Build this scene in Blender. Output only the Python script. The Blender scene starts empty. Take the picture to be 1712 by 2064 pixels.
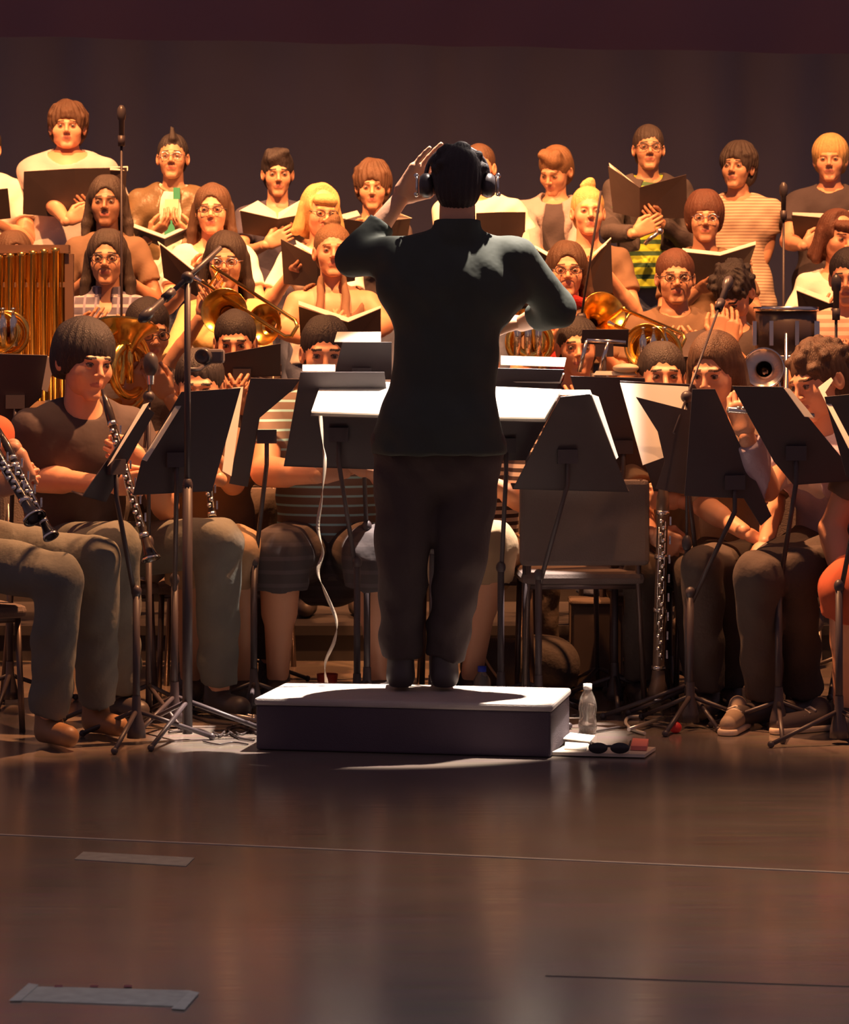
import bpy, math, random
import numpy as np
from mathutils import Vector, Matrix
random.seed(7); np.random.seed(7)
C = bpy.context.scene.collection
# ---------------------------------------------------------------- camera
F, YH, CH, CD = 5661.0, 712.0, 1.30, 9.0      # focal length in px, horizon row, camera height, distance to podium front
cam = bpy.data.cameras.new('camera'); camo = bpy.data.objects.new('camera', cam); C.objects.link(camo)
camo.location = (0, -CD, CH); camo.rotation_euler = (math.pi/2, 0, 0)
cam.sensor_fit = 'HORIZONTAL'; cam.sensor_width = 36; cam.lens = F/1712*36
cam.shift_y = -(1032-YH)/1712; cam.clip_end = 60
cam.dof.use_dof = True; cam.dof.focus_distance = 9.6; cam.dof.aperture_fstop = 13.0
bpy.context.scene.camera = camo
# ---------------------------------------------------------------- world, lights, exposure
sc = bpy.context.scene
sc.view_settings.view_transform = 'Standard'; sc.view_settings.look = 'None'
sc.view_settings.gamma = 1; sc.view_settings.exposure = 0.0; sc.view_settings.use_curve_mapping = False
w = bpy.data.worlds.new('world'); sc.world = w; w.use_nodes = True
bg = w.node_tree.nodes['Background']; bg.inputs[0].default_value = (1.0, .70, .86, 1); bg.inputs[1].default_value = 0.13
def area(name, loc, target, sx, sy, power, col, spread=180):
    l = bpy.data.lights.new(name, 'AREA'); l.shape = 'RECTANGLE'; l.size = sx; l.size_y = sy
    l.energy = power; l.color = col; l.spread = math.radians(spread)
    o = bpy.data.objects.new(name, l); C.objects.link(o); o.location = loc
    o.rotation_euler = (Vector(target)-Vector(loc)).to_track_quat('-Z', 'Y').to_euler(); return o
def spot(name, loc, target, ang, power, col, rad=.05, blend=.2):
    l = bpy.data.lights.new(name, 'SPOT'); l.spot_size = math.radians(ang); l.spot_blend = blend
    l.energy = power; l.color = col; l.shadow_soft_size = rad
    o = bpy.data.objects.new(name, l); C.objects.link(o); o.location = loc
    o.rotation_euler = (Vector(target)-Vector(loc)).to_track_quat('-Z', 'Y').to_euler(); return o
WARM = (1.0, .40, .14)
spot('stage_light_left', (-1.5, 1.2, 5.8), (-1.0, 3.5, 1.5), 60, 2500, WARM, .08, .4)
spot('stage_light_right', (1.6, 1.2, 5.8), (1.1, 3.5, 1.5), 60, 2000, WARM, .08, .4)
spot('stage_light_choir_left', (-1.9, 3.3, 6.6), (-1.1, 5.2, 2.1), 52, 2900, WARM, .08, .4)
spot('stage_light_choir_right', (1.6, 3.3, 6.6), (.9, 5.2, 2.1), 52, 1900, WARM, .08, .4)
spot('stage_light_cross_left', (.9, 1.15, 5.0), (-1.25, .95, 1.05), 25, 2900, (1.0, .44, .18), .06, .6)
spot('stage_light_cross_right', (-.5, 1.2, 5.0), (1.55, .95, 1.0), 25, 2600, (1.0, .44, .18), .06, .6)
spot('stage_light_front_left', (-1.25, .45, 5.6), (-1.35, .85, 1.0), 24, 500, (1.0, .46, .20), .06, .6)
spot('stage_light_front_right', (1.6, .30, 5.6), (1.5, .80, 1.0), 26, 600, (1.0, .46, .20), .06, .6)
spot('conductor_spot', (1.20, 1.55, 6.3), (-.10, .60, 0), 14.0, 9500, (1.0, .84, .70), .04, .14)
spot('apron_light', (.2, -5.0, 6.0), (.2, -5.0, 0), 66, 480, (.90, .90, 1.0), .3, 1.0)
spot('added_floor_glow_right', (2.6, -.6, 5.0), (1.35, -1.8, 0), 38, 1050, (1.0, .55, .28), .2, 1.0)  # added warm lamp, stands in for the orange reflections on the right floor
spot('added_floor_glow_left', (-2.6, -.6, 5.0), (-1.0, -1.9, 0), 34, 330, (1.0, .50, .24), .2, 1.0)  # weaker added lamp for the warm reflected streaks on the left floor
# ---------------------------------------------------------------- helpers
def P(px, py, d):
    """point seen at pixel (px,py) at distance d from the camera plane"""
    return np.array([(px-856)*d/F, d-CD, CH-(py-YH)*d/F])
def floor_pt(px, py, z=0.0):
    d = F*(CH-z)/(py-YH); return P(px, py, d)
def V(*a): return np.array(a, float)
def nrm(v): v = np.asarray(v, float); return v/(np.linalg.norm(v)+1e-12)
def tag(o, label=None, cat=None, group=None, kind=None):
    if label: o['label'] = label
    if cat: o['category'] = cat
    if group: o['group'] = group
    if kind: o['kind'] = kind
    return o
def thing(name, loc, label, cat, group=None, rz=0):
    o = bpy.data.objects.new(name, None); o.empty_display_size = .05; C.objects.link(o)
    o.location = tuple(float(q) for q in loc); o.rotation_euler = (0, 0, rz)
    return tag(o, label, cat, group)
# ---------------------------------------------------------------- materials
MATS = {}
def mat(name, col, rough=.7, metal=0., bump=0., bscale=60., var=.12, vscale=8., sheen=0., coat=0., emit=0., trans=0.):
    if name in MATS: return MATS[name]
    m = bpy.data.materials.new(name); m.use_nodes = True; nt = m.node_tree; b = nt.nodes['Principled BSDF']
    b.inputs['Roughness'].default_value = rough; b.inputs['Metallic'].default_value = metal
    if sheen: b.inputs['Sheen Weight'].default_value = sheen
    if coat: b.inputs['Coat Weight'].default_value = coat
    if trans: b.inputs['Transmission Weight'].default_value = trans
    tc = nt.nodes.new('ShaderNodeTexCoord'); n = nt.nodes.new('ShaderNodeTexNoise'); n.inputs['Scale'].default_value = vscale
    nt.links.new(tc.outputs['Object'], n.inputs['Vector'])
    r = nt.nodes.new('ShaderNodeMix'); r.data_type = 'RGBA'
    r.inputs[6].default_value = tuple(c*(1-var) for c in col)+(1,); r.inputs[7].default_value = tuple(min(1, c*(1+var)) for c in col)+(1,)
    nt.links.new(n.outputs['Fac'], r.inputs[0]); nt.links.new(r.outputs[2], b.inputs['Base Color'])
    if bump:
        n2 = nt.nodes.new('ShaderNodeTexNoise'); n2.inputs['Scale'].default_value = bscale
        nt.links.new(tc.outputs['Object'], n2.inputs['Vector'])
        bp = nt.nodes.new('ShaderNodeBump'); bp.inputs['Strength'].default_value = bump; bp.inputs['Distance'].default_value = .01
        nt.links.new(n2.outputs['Fac'], bp.inputs['Height']); nt.links.new(bp.outputs['Normal'], b.inputs['Normal'])
    MATS[name] = m; return m
def stripes(name, colA, colB, period, duty=.4, axis=2, second=None, rough=.85, tilt=0.):
    """woven stripes along object z (or a check when second is given)"""
    if name in MATS: return MATS[name]
    m = mat(name, colA, rough, bump=.25, bscale=25.); nt = m.node_tree; b = nt.nodes['Principled BSDF']
    tc = [n for n in nt.nodes if n.type == 'TEX_COORD'][0]; base = b.inputs['Base Color'].links[0].from_socket
    sp = nt.nodes.new('ShaderNodeSeparateXYZ'); nt.links.new(tc.outputs['Object'], sp.inputs[0])
    def band(ax, per, du):
        q = nt.nodes.new('ShaderNodeMath'); q.operation = 'MULTIPLY'; nt.links.new(sp.outputs[ax], q.inputs[0]); q.inputs[1].default_value = 1/per
        f = nt.nodes.new('ShaderNodeMath'); f.operation = 'FRACT'; nt.links.new(q.outputs[0], f.inputs[0])
        l = nt.nodes.new('ShaderNodeMath'); l.operation = 'LESS_THAN'; nt.links.new(f.outputs[0], l.inputs[0]); l.inputs[1].default_value = du
        return l.outputs[0]
    x = nt.nodes.new('ShaderNodeMix'); x.data_type = 'RGBA'; nt.links.new(band(axis, period, duty), x.inputs[0])
    nt.links.new(base, x.inputs[6]); x.inputs[7].default_value = (*colB, 1); out = x.outputs[2]
    if second:
        y = nt.nodes.new('ShaderNodeMix'); y.data_type = 'RGBA'; nt.links.new(band(0, period*1.1, duty*.7), y.inputs[0])
        nt.links.new(out, y.inputs[6]); y.inputs[7].default_value = (*second, 1); out = y.outputs[2]
    nt.links.new(out, b.inputs['Base Color']); return m
def hairmat(name, col):
    if name in MATS: return MATS[name]
    m = mat(name, col, .62, bump=.5, bscale=1., var=.3, vscale=30.); nt = m.node_tree
    tc = [n for n in nt.nodes if n.type == 'TEX_COORD'][0]; mp = nt.nodes.new('ShaderNodeMapping'); mp.inputs['Scale'].default_value = (330, 330, 26)
    nt.links.new(tc.outputs['Object'], mp.inputs[0])
    for n in nt.nodes:
        if n.type == 'TEX_NOISE' and n.inputs['Scale'].default_value == 1.: nt.links.new(mp.outputs[0], n.inputs['Vector'])
        if n.type == 'BUMP': n.inputs['Distance'].default_value = .010
    return m
skinA = lambda: mat('skin_fair', (.70, .34, .20), .48, bump=.05, bscale=120, var=.05)
skinB = lambda: mat('skin_tan', (.55, .28, .165), .48, bump=.05, bscale=120, var=.06)
skinC = lambda: mat('skin_brown', (.34, .17, .10), .46, bump=.05, bscale=120, var=.06)
LIP = lambda: mat('lips', (.50, .18, .14), .45, var=.05)
EYEW = lambda: mat('eye_white', (.24, .16, .13), .3, var=.02)
IRIS = lambda: mat('eye_iris', (.04, .025, .02), .2, var=.02)
BLACKM = lambda: mat('black_enamel', (.055, .040, .046), .45, var=.08)
BLACKP = lambda: mat('black_plastic', (.06, .048, .052), .35, var=.08)
CHROME = lambda: mat('chrome', (.80, .76, .72), .18, 1., var=.04)
SILVER = lambda: mat('silver_keys', (.85, .80, .74), .2, 1., bump=.15, bscale=90, var=.05)
BRASS = lambda: mat('brass', (.95, .58, .14), .24, 1., bump=.08, bscale=14, var=.1)
WOODB = lambda: mat('blackwood', (.035, .025, .022), .25, coat=.4, var=.1)
def PAPER():
    if 'paper' in MATS: return MATS['paper']
    m = mat('paper', (.86, .82, .76), .8, var=.03); nt = m.node_tree; b = nt.nodes['Principled BSDF']; o = nt.nodes['Material Output']
    tr = nt.nodes.new('ShaderNodeBsdfTranslucent'); tr.inputs[0].default_value = (.85, .80, .72, 1); mx = nt.nodes.new('ShaderNodeMixShader'); mx.inputs[0].default_value = .38
    nt.links.new(b.outputs[0], mx.inputs[1]); nt.links.new(tr.outputs[0], mx.inputs[2]); nt.links.new(mx.outputs[0], o.inputs[0]); return m
# ---------------------------------------------------------------- signed distance fields and surface nets
def smin(a, b, k):
    h = np.clip(.5+.5*(b-a)/k, 0, 1); return b*(1-h)+a*h-k*h*(1-h)
class SDF:
    def __init__(s): s.pr = []; s.noise = None
    def cone(s, a, b, ra, rb, k=.02, sub=False, sy=1., flat=False, flata=False):
        s.pr.append(('c', np.array(a, float), np.array(b, float), ra, rb, k, sub, sy, flat, flata)); return s
    def ell(s, c, r, k=.02, sub=False, rot=None):
        s.pr.append(('e', np.array(c, float), np.array(r, float), None if rot is None else np.array(rot), 0, k, sub, 1, 0, 0)); return s
    def cut(s, p, n, k=.004):          # remove everything on the +n side of the plane
        s.pr.append(('p', np.array(p, float), nrm(n), 0, 0, k, True, 1, 0, 0)); return s
    def bounds(s):
        lo, hi = np.full(3, 9e9), np.full(3, -9e9)
        for q in s.pr:
            if q[6]: continue
            if q[0] == 'c': r = max(q[3], q[4]); l, h = np.minimum(q[1], q[2])-r, np.maximum(q[1], q[2])+r
            else: r = q[2].max() if q[3] is not None else q[2]; l, h = q[1]-r, q[1]+r
            lo, hi = np.minimum(lo, l), np.maximum(hi, h)
        return lo, hi
    def mesh(s, vox):
        lo, hi = s.bounds(); m = 3*vox+.012; lo = lo-m; hi = hi+m
        n = np.ceil((hi-lo)/vox).astype(int)+1
        ax = [lo[i]+vox*np.arange(n[i]) for i in range(3)]
        G = np.full(tuple(n), 1.0, np.float32)
        for q in s.pr:
            kind, a, b, ra, rb, k, sub, sy, flat, flata = q
            if kind == 'p': sl = (slice(None),)*3
            else:
                if kind == 'c': r = max(ra, rb); l, h = np.minimum(a, b)-r, np.maximum(a, b)+r
                else: r = b.max() if ra is not None else b; l, h = a-r, a+r
                l = l-k-2*vox-.012; h = h+k+2*vox+.012
                i0 = np.clip(np.floor((l-lo)/vox).astype(int), 0, n-1); i1 = np.clip(np.ceil((h-lo)/vox).astype(int)+1, 1, n)
                if (i1 <= i0).any(): continue
                sl = tuple(slice(i0[i], i1[i]) for i in range(3))
            X = ax[0][sl[0]][:, None, None]; Y = ax[1][sl[1]][None, :, None]; Z = ax[2][sl[2]][None, None, :]
            if kind == 'c':
                ab = b-a; L = max(ab@ab, 1e-12)
                t = ((X-a[0])*ab[0]+(Y-a[1])*ab[1]+(Z-a[2])*ab[2])/L; tr = t; t = np.clip(t, 0, 1)
                dx = X-a[0]-t*ab[0]; dy = (Y-a[1]-t*ab[1])/sy; dz = Z-a[2]-t*ab[2]
                d = (np.sqrt(dx*dx+dy*dy+dz*dz)-(ra+(rb-ra)*t))*(min(sy, 1)*.5+.5)
                if flat: d = np.maximum(d, (tr-1)*math.sqrt(L))
                if flata: d = np.maximum(d, -tr*math.sqrt(L))
            elif kind == 'e':
                dx, dy, dz = X-a[0], Y-a[1], Z-a[2]
                if ra is not None:
                    R = ra; dx, dy, dz = (R[0][0]*dx+R[0][1]*dy+R[0][2]*dz), (R[1][0]*dx+R[1][1]*dy+R[1][2]*dz), (R[2][0]*dx+R[2][1]*dy+R[2][2]*dz)
                k0 = np.sqrt((dx/b[0])**2+(dy/b[1])**2+(dz/b[2])**2)
                k1 = np.sqrt((dx/b[0]**2)**2+(dy/b[1]**2)**2+(dz/b[2]**2)**2)
                d = k0*(k0-1)/(k1+1e-9)
                d = np.where(k0 < .2, -b.min()*.8, d)
            else: d = -((X-a[0])*b[0]+(Y-a[1])*b[1]+(Z-a[2])*b[2])
            cur = G[sl]
            G[sl] = -smin(-cur, d, k) if sub else smin(cur, d, k)
        if s.noise is not None:
            G += s.noise(ax[0][:, None, None], ax[1][None, :, None], ax[2][None, None, :]).astype(np.float32)
        return surface_nets(G, lo, vox)
def surface_nets(G, lo, vox):
    I = G < 0; nx, ny, nz = G.shape
    cs = np.zeros((nx-1, ny-1, nz-1), np.int8)
    off = [(i, j, k) for i in (0, 1) for j in (0, 1) for k in (0, 1)]
    for i, j, k in off: cs += I[i:nx-1+i, j:ny-1+j, k:nz-1+k]
    act = np.argwhere((cs > 0) & (cs < 8))
    idx = np.full(cs.shape, -1, np.int64); idx[tuple(act.T)] = np.arange(len(act))
    vals = np.stack([G[act[:, 0]+i, act[:, 1]+j, act[:, 2]+k] for i, j, k in off], 1)
    pos = np.zeros((len(act), 3)); cnt = np.zeros(len(act))
    offs = np.array(off, float)
    for a in range(8):
        for b in range(a+1, 8):
            if abs(offs[a]-offs[b]).sum() != 1: continue
            va, vb = vals[:, a], vals[:, b]; m = (va < 0) != (vb < 0)
            t = np.where(m, va/np.where(m, va-vb, 1), 0)
            pos += np.where(m[:, None], offs[a]+(offs[b]-offs[a])*t[:, None], 0); cnt += m
    verts = lo+vox*(act+pos/cnt[:, None])
    quads = []
    for axis in range(3):
        u, v = [(1, 2), (2, 0), (0, 1)][axis]
        s0 = [slice(None)]*3; s1 = [slice(None)]*3; s0[axis] = slice(0, -1); s1[axis] = slice(1, None)
        A, B = I[tuple(s0)], I[tuple(s1)]
        e = np.argwhere(A != B)
        e = e[(e[:, u] > 0) & (e[:, v] > 0) & (e[:, u] < G.shape[u]-1) & (e[:, v] < G.shape[v]-1)]
        if not len(e): continue
        def g(du, dv):
            q = e.copy(); q[:, u] += du; q[:, v] += dv; return idx[tuple(q.T)]
        Q = np.stack([g(-1, -1), g(0, -1), g(0, 0), g(-1, 0)], 1)
        fl = ~A[tuple(e.T)]
        Q[fl] = Q[fl][:, ::-1]; quads.append(Q)
    Q = np.concatenate(quads); Q = Q[(Q >= 0).all(1)]
    return verts, Q
def quad_obj(name, verts, quads, mats, midx=None, parent=None, smooth=True):
    me = bpy.data.meshes.new(name); n, m = len(verts), len(quads)
    me.vertices.add(n); me.vertices.foreach_set('co', np.asarray(verts, np.float32).ravel())
    me.loops.add(m*4); me.loops.foreach_set('vertex_index', np.asarray(quads, np.int32).ravel())
    me.polygons.add(m); me.polygons.foreach_set('loop_start', np.arange(m, dtype=np.int32)*4)
    if midx is not None: me.polygons.foreach_set('material_index', np.asarray(midx, np.int32))
    me.polygons.foreach_set('use_smooth', np.full(m, smooth))
    for q in mats: me.materials.append(q)
    me.update(calc_edges=True); me.validate()
    o = bpy.data.objects.new(name, me); C.objects.link(o)
    if parent is not None: o.parent = parent
    return o
# ---------------------------------------------------------------- small mesh builder for hard objects
class MB:
    def __init__(s): s.v = []; s.f = []; s.sm = []
    def add(s, vs, fs, smooth=False):
        n = len(s.v); s.v += [tuple(float(c) for c in q) for q in vs]; s.f += [tuple(n+i for i in f) for f in fs]; s.sm += [smooth]*len(fs); return s
    def box(s, c, size, M=None):
        c = np.array(c, float); h = np.array(size, float)/2; M = np.eye(3) if M is None else M
        vs = [c+M@(h*V(i, j, k)) for i in (-1, 1) for j in (-1, 1) for k in (-1, 1)]
        return s.add(vs, [(0, 1, 3, 2), (4, 6, 7, 5), (0, 4, 5, 1), (2, 3, 7, 6), (0, 2, 6, 4), (1, 5, 7, 3)])
    def tube(s, pts, rad, n=10, closed=False):
        pts = [np.array(p, float) for p in pts]; m = len(pts); R = rad if hasattr(rad, '__len__') else [rad]*m
        T = []
        for i in range(m):
            if closed: t = pts[(i+1) % m]-pts[i-1]
            else: t = pts[min(i+1, m-1)]-pts[max(i-1, 0)]
            T.append(nrm(t))
        u = nrm(np.cross(T[0], V(0, 0, 1) if abs(T[0][2]) < .9 else V(1, 0, 0))); vs = []
        for i in range(m):
            u = nrm(u-T[i]*(u@T[i])); w_ = np.cross(T[i], u)
            for k in range(n):
                a = 2*math.pi*k/n; vs.append(pts[i]+R[i]*(math.cos(a)*u+math.sin(a)*w_))
        fs = []
        for i in range(m if closed else m-1):
            j = (i+1) % m
            for k in range(n): fs.append((i*n+k, i*n+(k+1) % n, j*n+(k+1) % n, j*n+k))
        s.add(vs, fs, True)
        if not closed:
            b = len(s.v)-len(vs); s.f.append(tuple(b+k for k in range(n))[::-1]); s.f.append(tuple(b+(m-1)*n+k for k in range(n))); s.sm += [False, False]
        return s
    def lathe(s, prof, origin, axis=(0, 0, 1), n=24):
        origin = np.array(origin, float); ax = nrm(axis); u = nrm(np.cross(ax, V(0, 1, 0) if abs(ax[1]) < .9 else V(1, 0, 0))); w_ = np.cross(ax, u)
        vs = []; fs = []
        for (h, r) in prof:
            for k in range(n):
                a = 2*math.pi*k/n; vs.append(origin+ax*h+max(r, 1e-4)*(math.cos(a)*u+math.sin(a)*w_))
        for i in range(len(prof)-1):
            for k in range(n): fs.append((i*n+k, i*n+(k+1) % n, (i+1)*n+(k+1) % n, (i+1)*n+k))
        return s.add(vs, fs, True)
    def ball(s, c, r, n=12):
        r = V(r, r, r) if not hasattr(r, '__len__') else np.array(r, float); c = np.array(c, float)
        vs = []; fs = []
        for i in range(n+1):
            t = math.pi*i/n
            for k in range(2*n): a = math.pi*k/n; vs.append(c+r*V(math.sin(t)*math.cos(a), math.sin(t)*math.sin(a), math.cos(t)))
        for i in range(n):
            for k in range(2*n): fs.append((i*2*n+k, (i+1)*2*n+k, (i+1)*2*n+(k+1) % (2*n), i*2*n+(k+1) % (2*n)))
        return s.add(vs, fs, True)
    def slab(s, poly, normal, th):
        """flat polygon given thickness"""
        nrm_ = nrm(normal)*th; a = [np.array(p, float) for p in poly]; n = len(a)
        vs = a+[p+nrm_ for p in a]
        fs = [tuple(range(n))[::-1], tuple(range(n, 2*n))]+[(i, (i+1) % n, n+(i+1) % n, n+i) for i in range(n)]
        return s.add(vs, fs)
    def build(s, name, m, parent=None, bevel=0., origin=None):
        raw = origin is not None; origin = parent_origin(parent) if origin is None else np.array(origin, float)
        vs = np.array(s.v, float)-np.array(origin)
        if parent is None and not raw:
            c = np.array([(vs[:, 0].min()+vs[:, 0].max())/2, (vs[:, 1].min()+vs[:, 1].max())/2, vs[:, 2].min()]); vs = vs-c; loc = c
        else: loc = np.zeros(3) if parent is not None else np.array(origin)
        me = bpy.data.meshes.new(name); me.from_pydata([tuple(q) for q in vs], [], s.f); me.update()
        me.polygons.foreach_set('use_smooth', s.sm)
        import bmesh
        bm = bmesh.new(); bm.from_mesh(me); bmesh.ops.recalc_face_normals(bm, faces=bm.faces); bm.to_mesh(me); bm.free()
        me.materials.append(m); o = bpy.data.objects.new(name, me); C.objects.link(o); o.location = tuple(loc)
        if parent is not None: o.parent = parent
        if bevel:
            b = o.modifiers.new('bevel', 'BEVEL'); b.width = bevel; b.segments = 2; b.limit_method = 'ANGLE'
        return o
def parent_origin(p):
    t = np.zeros(3)
    while p is not None: t = t+np.array(p.location); p = p.parent
    return t
def ray_plane(px, py, p0, n):
    o = V(0, -CD, CH); d = P(px, py, 10.)-o; n = nrm(n); return o+d*((np.array(p0)-o)@n)/(d@n)
def spline(pts, n=8):
    pts = [np.array(p, float) for p in pts]; Q = [pts[0]]+pts+[pts[-1]]; out = []
    for i in range(1, len(Q)-2):
        for k in range(n):
            t = k/n; a, b, c, d = Q[i-1], Q[i], Q[i+1], Q[i+2]
            out.append(.5*((2*b)+(-a+c)*t+(2*a-5*b+4*c-d)*t*t+(-a+3*b-3*c+d)*t**3))
    return out+[pts[-1]]
# ---------------------------------------------------------------- people
def rotz(a): c, s_ = math.cos(a), math.sin(a); return np.array([[c, -s_, 0], [s_, c, 0], [0, 0, 1]])
def rotx(a): c, s_ = math.cos(a), math.sin(a); return np.array([[1, 0, 0], [0, c, -s_], [0, s_, c]])
def roty(a): c, s_ = math.cos(a), math.sin(a); return np.array([[c, 0, s_], [0, 1, 0], [-s_, 0, c]])
HEADS = {}
def head_mesh(wd=1., jaw=1., vox=.0032, brow=True):
    key = (wd, jaw, vox)
    if key in HEADS: return HEADS[key]
    s = SDF()
    s.ell((0, .018, .035), (.074*wd, .09, .083), .01)
    s.ell((0, -.018, -.018), (.064*wd, .070, .088), .03)
    s.ell((0, -.030, -.066), (.050*wd*jaw, .050, .042), .025)
    s.cone((-.012*jaw, -.070, -.100), (.012*jaw, -.070, -.100), .015, .015, .02)
    for q in (-1, 1):
        s.ell((q*.040*wd, -.058, -.028), (.024*jaw, .022, .026), .02)
        s.cone((q*.034*wd, -.079, .020), (q*.010, -.083, .018), .010, .010, .016)
        s.ell((q*.031, -.102, .000), (.020, .022, .0125), .014, sub=True)
    s.cone((0, -.086, .010), (0, -.107, -.026), .0065, .0105, .012)
    for q in (-1, 1):
        s.ell((q*.0115, -.098, -.031), (.0085, .009, .0075), .006)
        s.ell((q*.031, -.0745, .000), (.0145, .0145, .0125), .003)
        s.ell((q*.080*wd, .012, -.008), (.010, .019, .031), .006, rot=rotz(q*.35))
        s.ell((q*.086*wd, .006, -.006), (.005, .010, .018), .005, sub=True)
    s.ell((0, -.108, -.044), (.006, .008, .008), .006, sub=True)
    s.cone((-.018, -.079, -.057), (.018, -.079, -.057), .006, .006, .008)
    s.cone((0, -.085, -.056), (0, -.085, -.056), .0075, .0075, .008)
    s.cone((-.013, -.080, -.067), (.013, -.080, -.067), .007, .007, .008)
    s.cone((-.020, -.096, -.0625), (.020, -.096, -.0625), .003, .003, .004, sub=True)
    v, q = s.mesh(vox); c = v[q].mean(1); m = np.zeros(len(q), int)
    ax = np.abs(c[:, 0])
    lip = ((c[:, 0]/.0225)**2+((c[:, 2]+.0615)/.0085)**2 < 1) & (c[:, 1] < -.07); m[lip] = 1
    eye = ((ax-.031)**2/.0125**2+(c[:, 2])**2/.0072**2 < 1) & (c[:, 1] < -.065); m[eye] = 2
    iris = ((ax-.031)**2+(c[:, 2]-.001)**2 < .0058**2) & (c[:, 1] < -.065); m[iris] = 3
    z0 = .0245-.14*np.clip(ax-.03, 0, 1); br = (np.abs(c[:, 2]-z0) < .0042) & (ax > .013) & (ax < .049) & (c[:, 1] < -.05); m[br] = 4
    lash = (((ax-.031)**2/.0145**2+(c[:, 2]-.001)**2/.0088**2 < 1) & (c[:, 1] < -.065) & (c[:, 2] > .004) & ~iris & ~eye); m[lash] = 4
    HEADS[key] = (v, q, m); return HEADS[key]
def hair_mesh(style, seed, wd=1.):
    r = random.Random(seed); s = SDF(); ph = [r.uniform(0, 6) for _ in range(6)]
    th = {'short': .012, 'buzz': .006, 'crop': .009, 'curly': .024, 'bowl': .018, 'long': .014, 'longbangs': .016, 'bun': .007, 'mohawk': .006, 'mop': .020, 'bob': .018, 'back': .012}[style]
    s.ell((0, .022, .038), (.076*wd+th, .090+th, .083+th*1.15), .01)
    s.ell((0, .045, -.02), (.066*wd+th, .060+th, .075+th*.6), .03)
    zf, zb = {'buzz': (.062, -.07), 'crop': (.060, -.075), 'short': (.058, -.08), 'curly': (.048, -.09), 'bowl': (.030, -.1), 'mop': (.028, -.12),
              'bun': (.068, -.07), 'mohawk': (.062, -.07), 'bob': (.034, -.15), 'long': (.06, -.3), 'longbangs': (.04, -.3), 'back': (.05, -.11)}[style]
    if style in ('long', 'longbangs', 'bob'):
        L = {'long': -.30, 'longbangs': -.26, 'bob': -.10}[style]; n = 9
        for i in range(n):
            a = math.pi*(.02+.96*i/(n-1)); x, y = math.cos(a), math.sin(a)
            top = V(x*.078*wd, .015+y*.075, .02); mid = V(x*(.092+r.uniform(0, .008))*wd, .02+y*.088, -.10); j = r.uniform(-.02, .02)
            end = V(x*(.10+r.uniform(-.015, .02))*wd, .0+y*.09+r.uniform(-.01, .01), L+j)
            s.cone(top, mid if L < -.15 else end, .024, .024, .015)
            if L < -.15: s.cone(mid, end, .025, .013, .015)
        # open the face
        s.ell((0, -.095, -.035), (.058*wd, .085, .10), .012, sub=True)
        s.cut((0, -.060, 0), (0, -1, .35))if style == 'bob' else None
        s.ell((0, -.15, .02), (.050, .10, .055), .015, sub=True)
        if style in ('longbangs', 'bob'): s.ell((0, -.052, .060), (.062*wd, .048, .034), .012)
    else:
        # plane from the forehead hairline to the nape, ears clear
        a = V(0, -.085, zf); b = V(0, .095, zb); m = V(0, .0, .012 if style not in ('bowl', 'mop') else -.02)
        n1 = nrm(np.cross(m-a, V(1, 0, 0))); n1 = n1 if n1[2] < 0 else -n1
        n2 = nrm(np.cross(b-m, V(1, 0, 0))); n2 = n2 if n2[2] < 0 else -n2
        if style in ('bowl', 'mop'):
            s.ell((0, -.12, -.065), (.064*wd, .10, .10), .010, sub=True); s.cut(V(0, .0, -.045), V(0, -.35, -1), .01)
        else:
            s.ell((0, -.14, -.07), (.085*wd, .115, .125), .012, sub=True); s.cut(V(0, .0, -.075), V(0, -.75, -1), .01)
            for q in (-1, 1): s.ell((q*.09*wd, .0, -.035), (.03, .034, .045), .01, sub=True)
        if style == 'bun':
            s.ell((.004, .01, .135), (.034, .032, .026), .01); s.ell((.012, .005, .152), (.022, .022, .016), .008); s.ell((-.02, .0, .128), (.018, .016, .014), .006)
        if style == 'mohawk':
            for i in range(7):
                t = i/6; s.cone((r.uniform(-.006, .006), -.060+t*.09, .09), (r.uniform(-.012, .012), -.052+t*.07, .152-.03*t), .020, .006, .014)
        if style == 'short':
            for i in range(7): s.cone((r.uniform(-.05, .05), -.07+r.uniform(0, .05), .078), (r.uniform(-.055, .055), -.075+r.uniform(0, .06), .112), .026, .014, .025)
        if style in ('curly', 'back'):
            for i in range(34):
                a = r.uniform(0, 6.28); e = r.uniform(.1, 1.45); d = V(math.cos(a)*math.cos(e), math.sin(a)*math.cos(e), math.sin(e))
                c = V(0, .022, .03)+d*V(.09*wd, .105, .098)
                if c[1] < -.06 and c[2] < .07: continue
                s.ell(c, (.018, .018, .016), .010)
    am = {'curly': .0045, 'buzz': .0012, 'bun': .0012, 'back': .0035}.get(style, .0022)
    def nz(X, Y, Z):
        th = np.arctan2(X+0*Y, Y-.02+0*X)
        return am*(.5*np.sin(27*th+3*np.sin(16*Z+ph[1]+2*th)+ph[0])*np.clip(np.hypot(X, Y-.02)*18, 0, 1)+.8*np.sin(75*X+ph[2]+3*np.sin(22*Y+ph[3]))*np.sin(26*Z+ph[4]))
    s.noise = nz
    return s.mesh(.0042)
HANDS = {}
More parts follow.
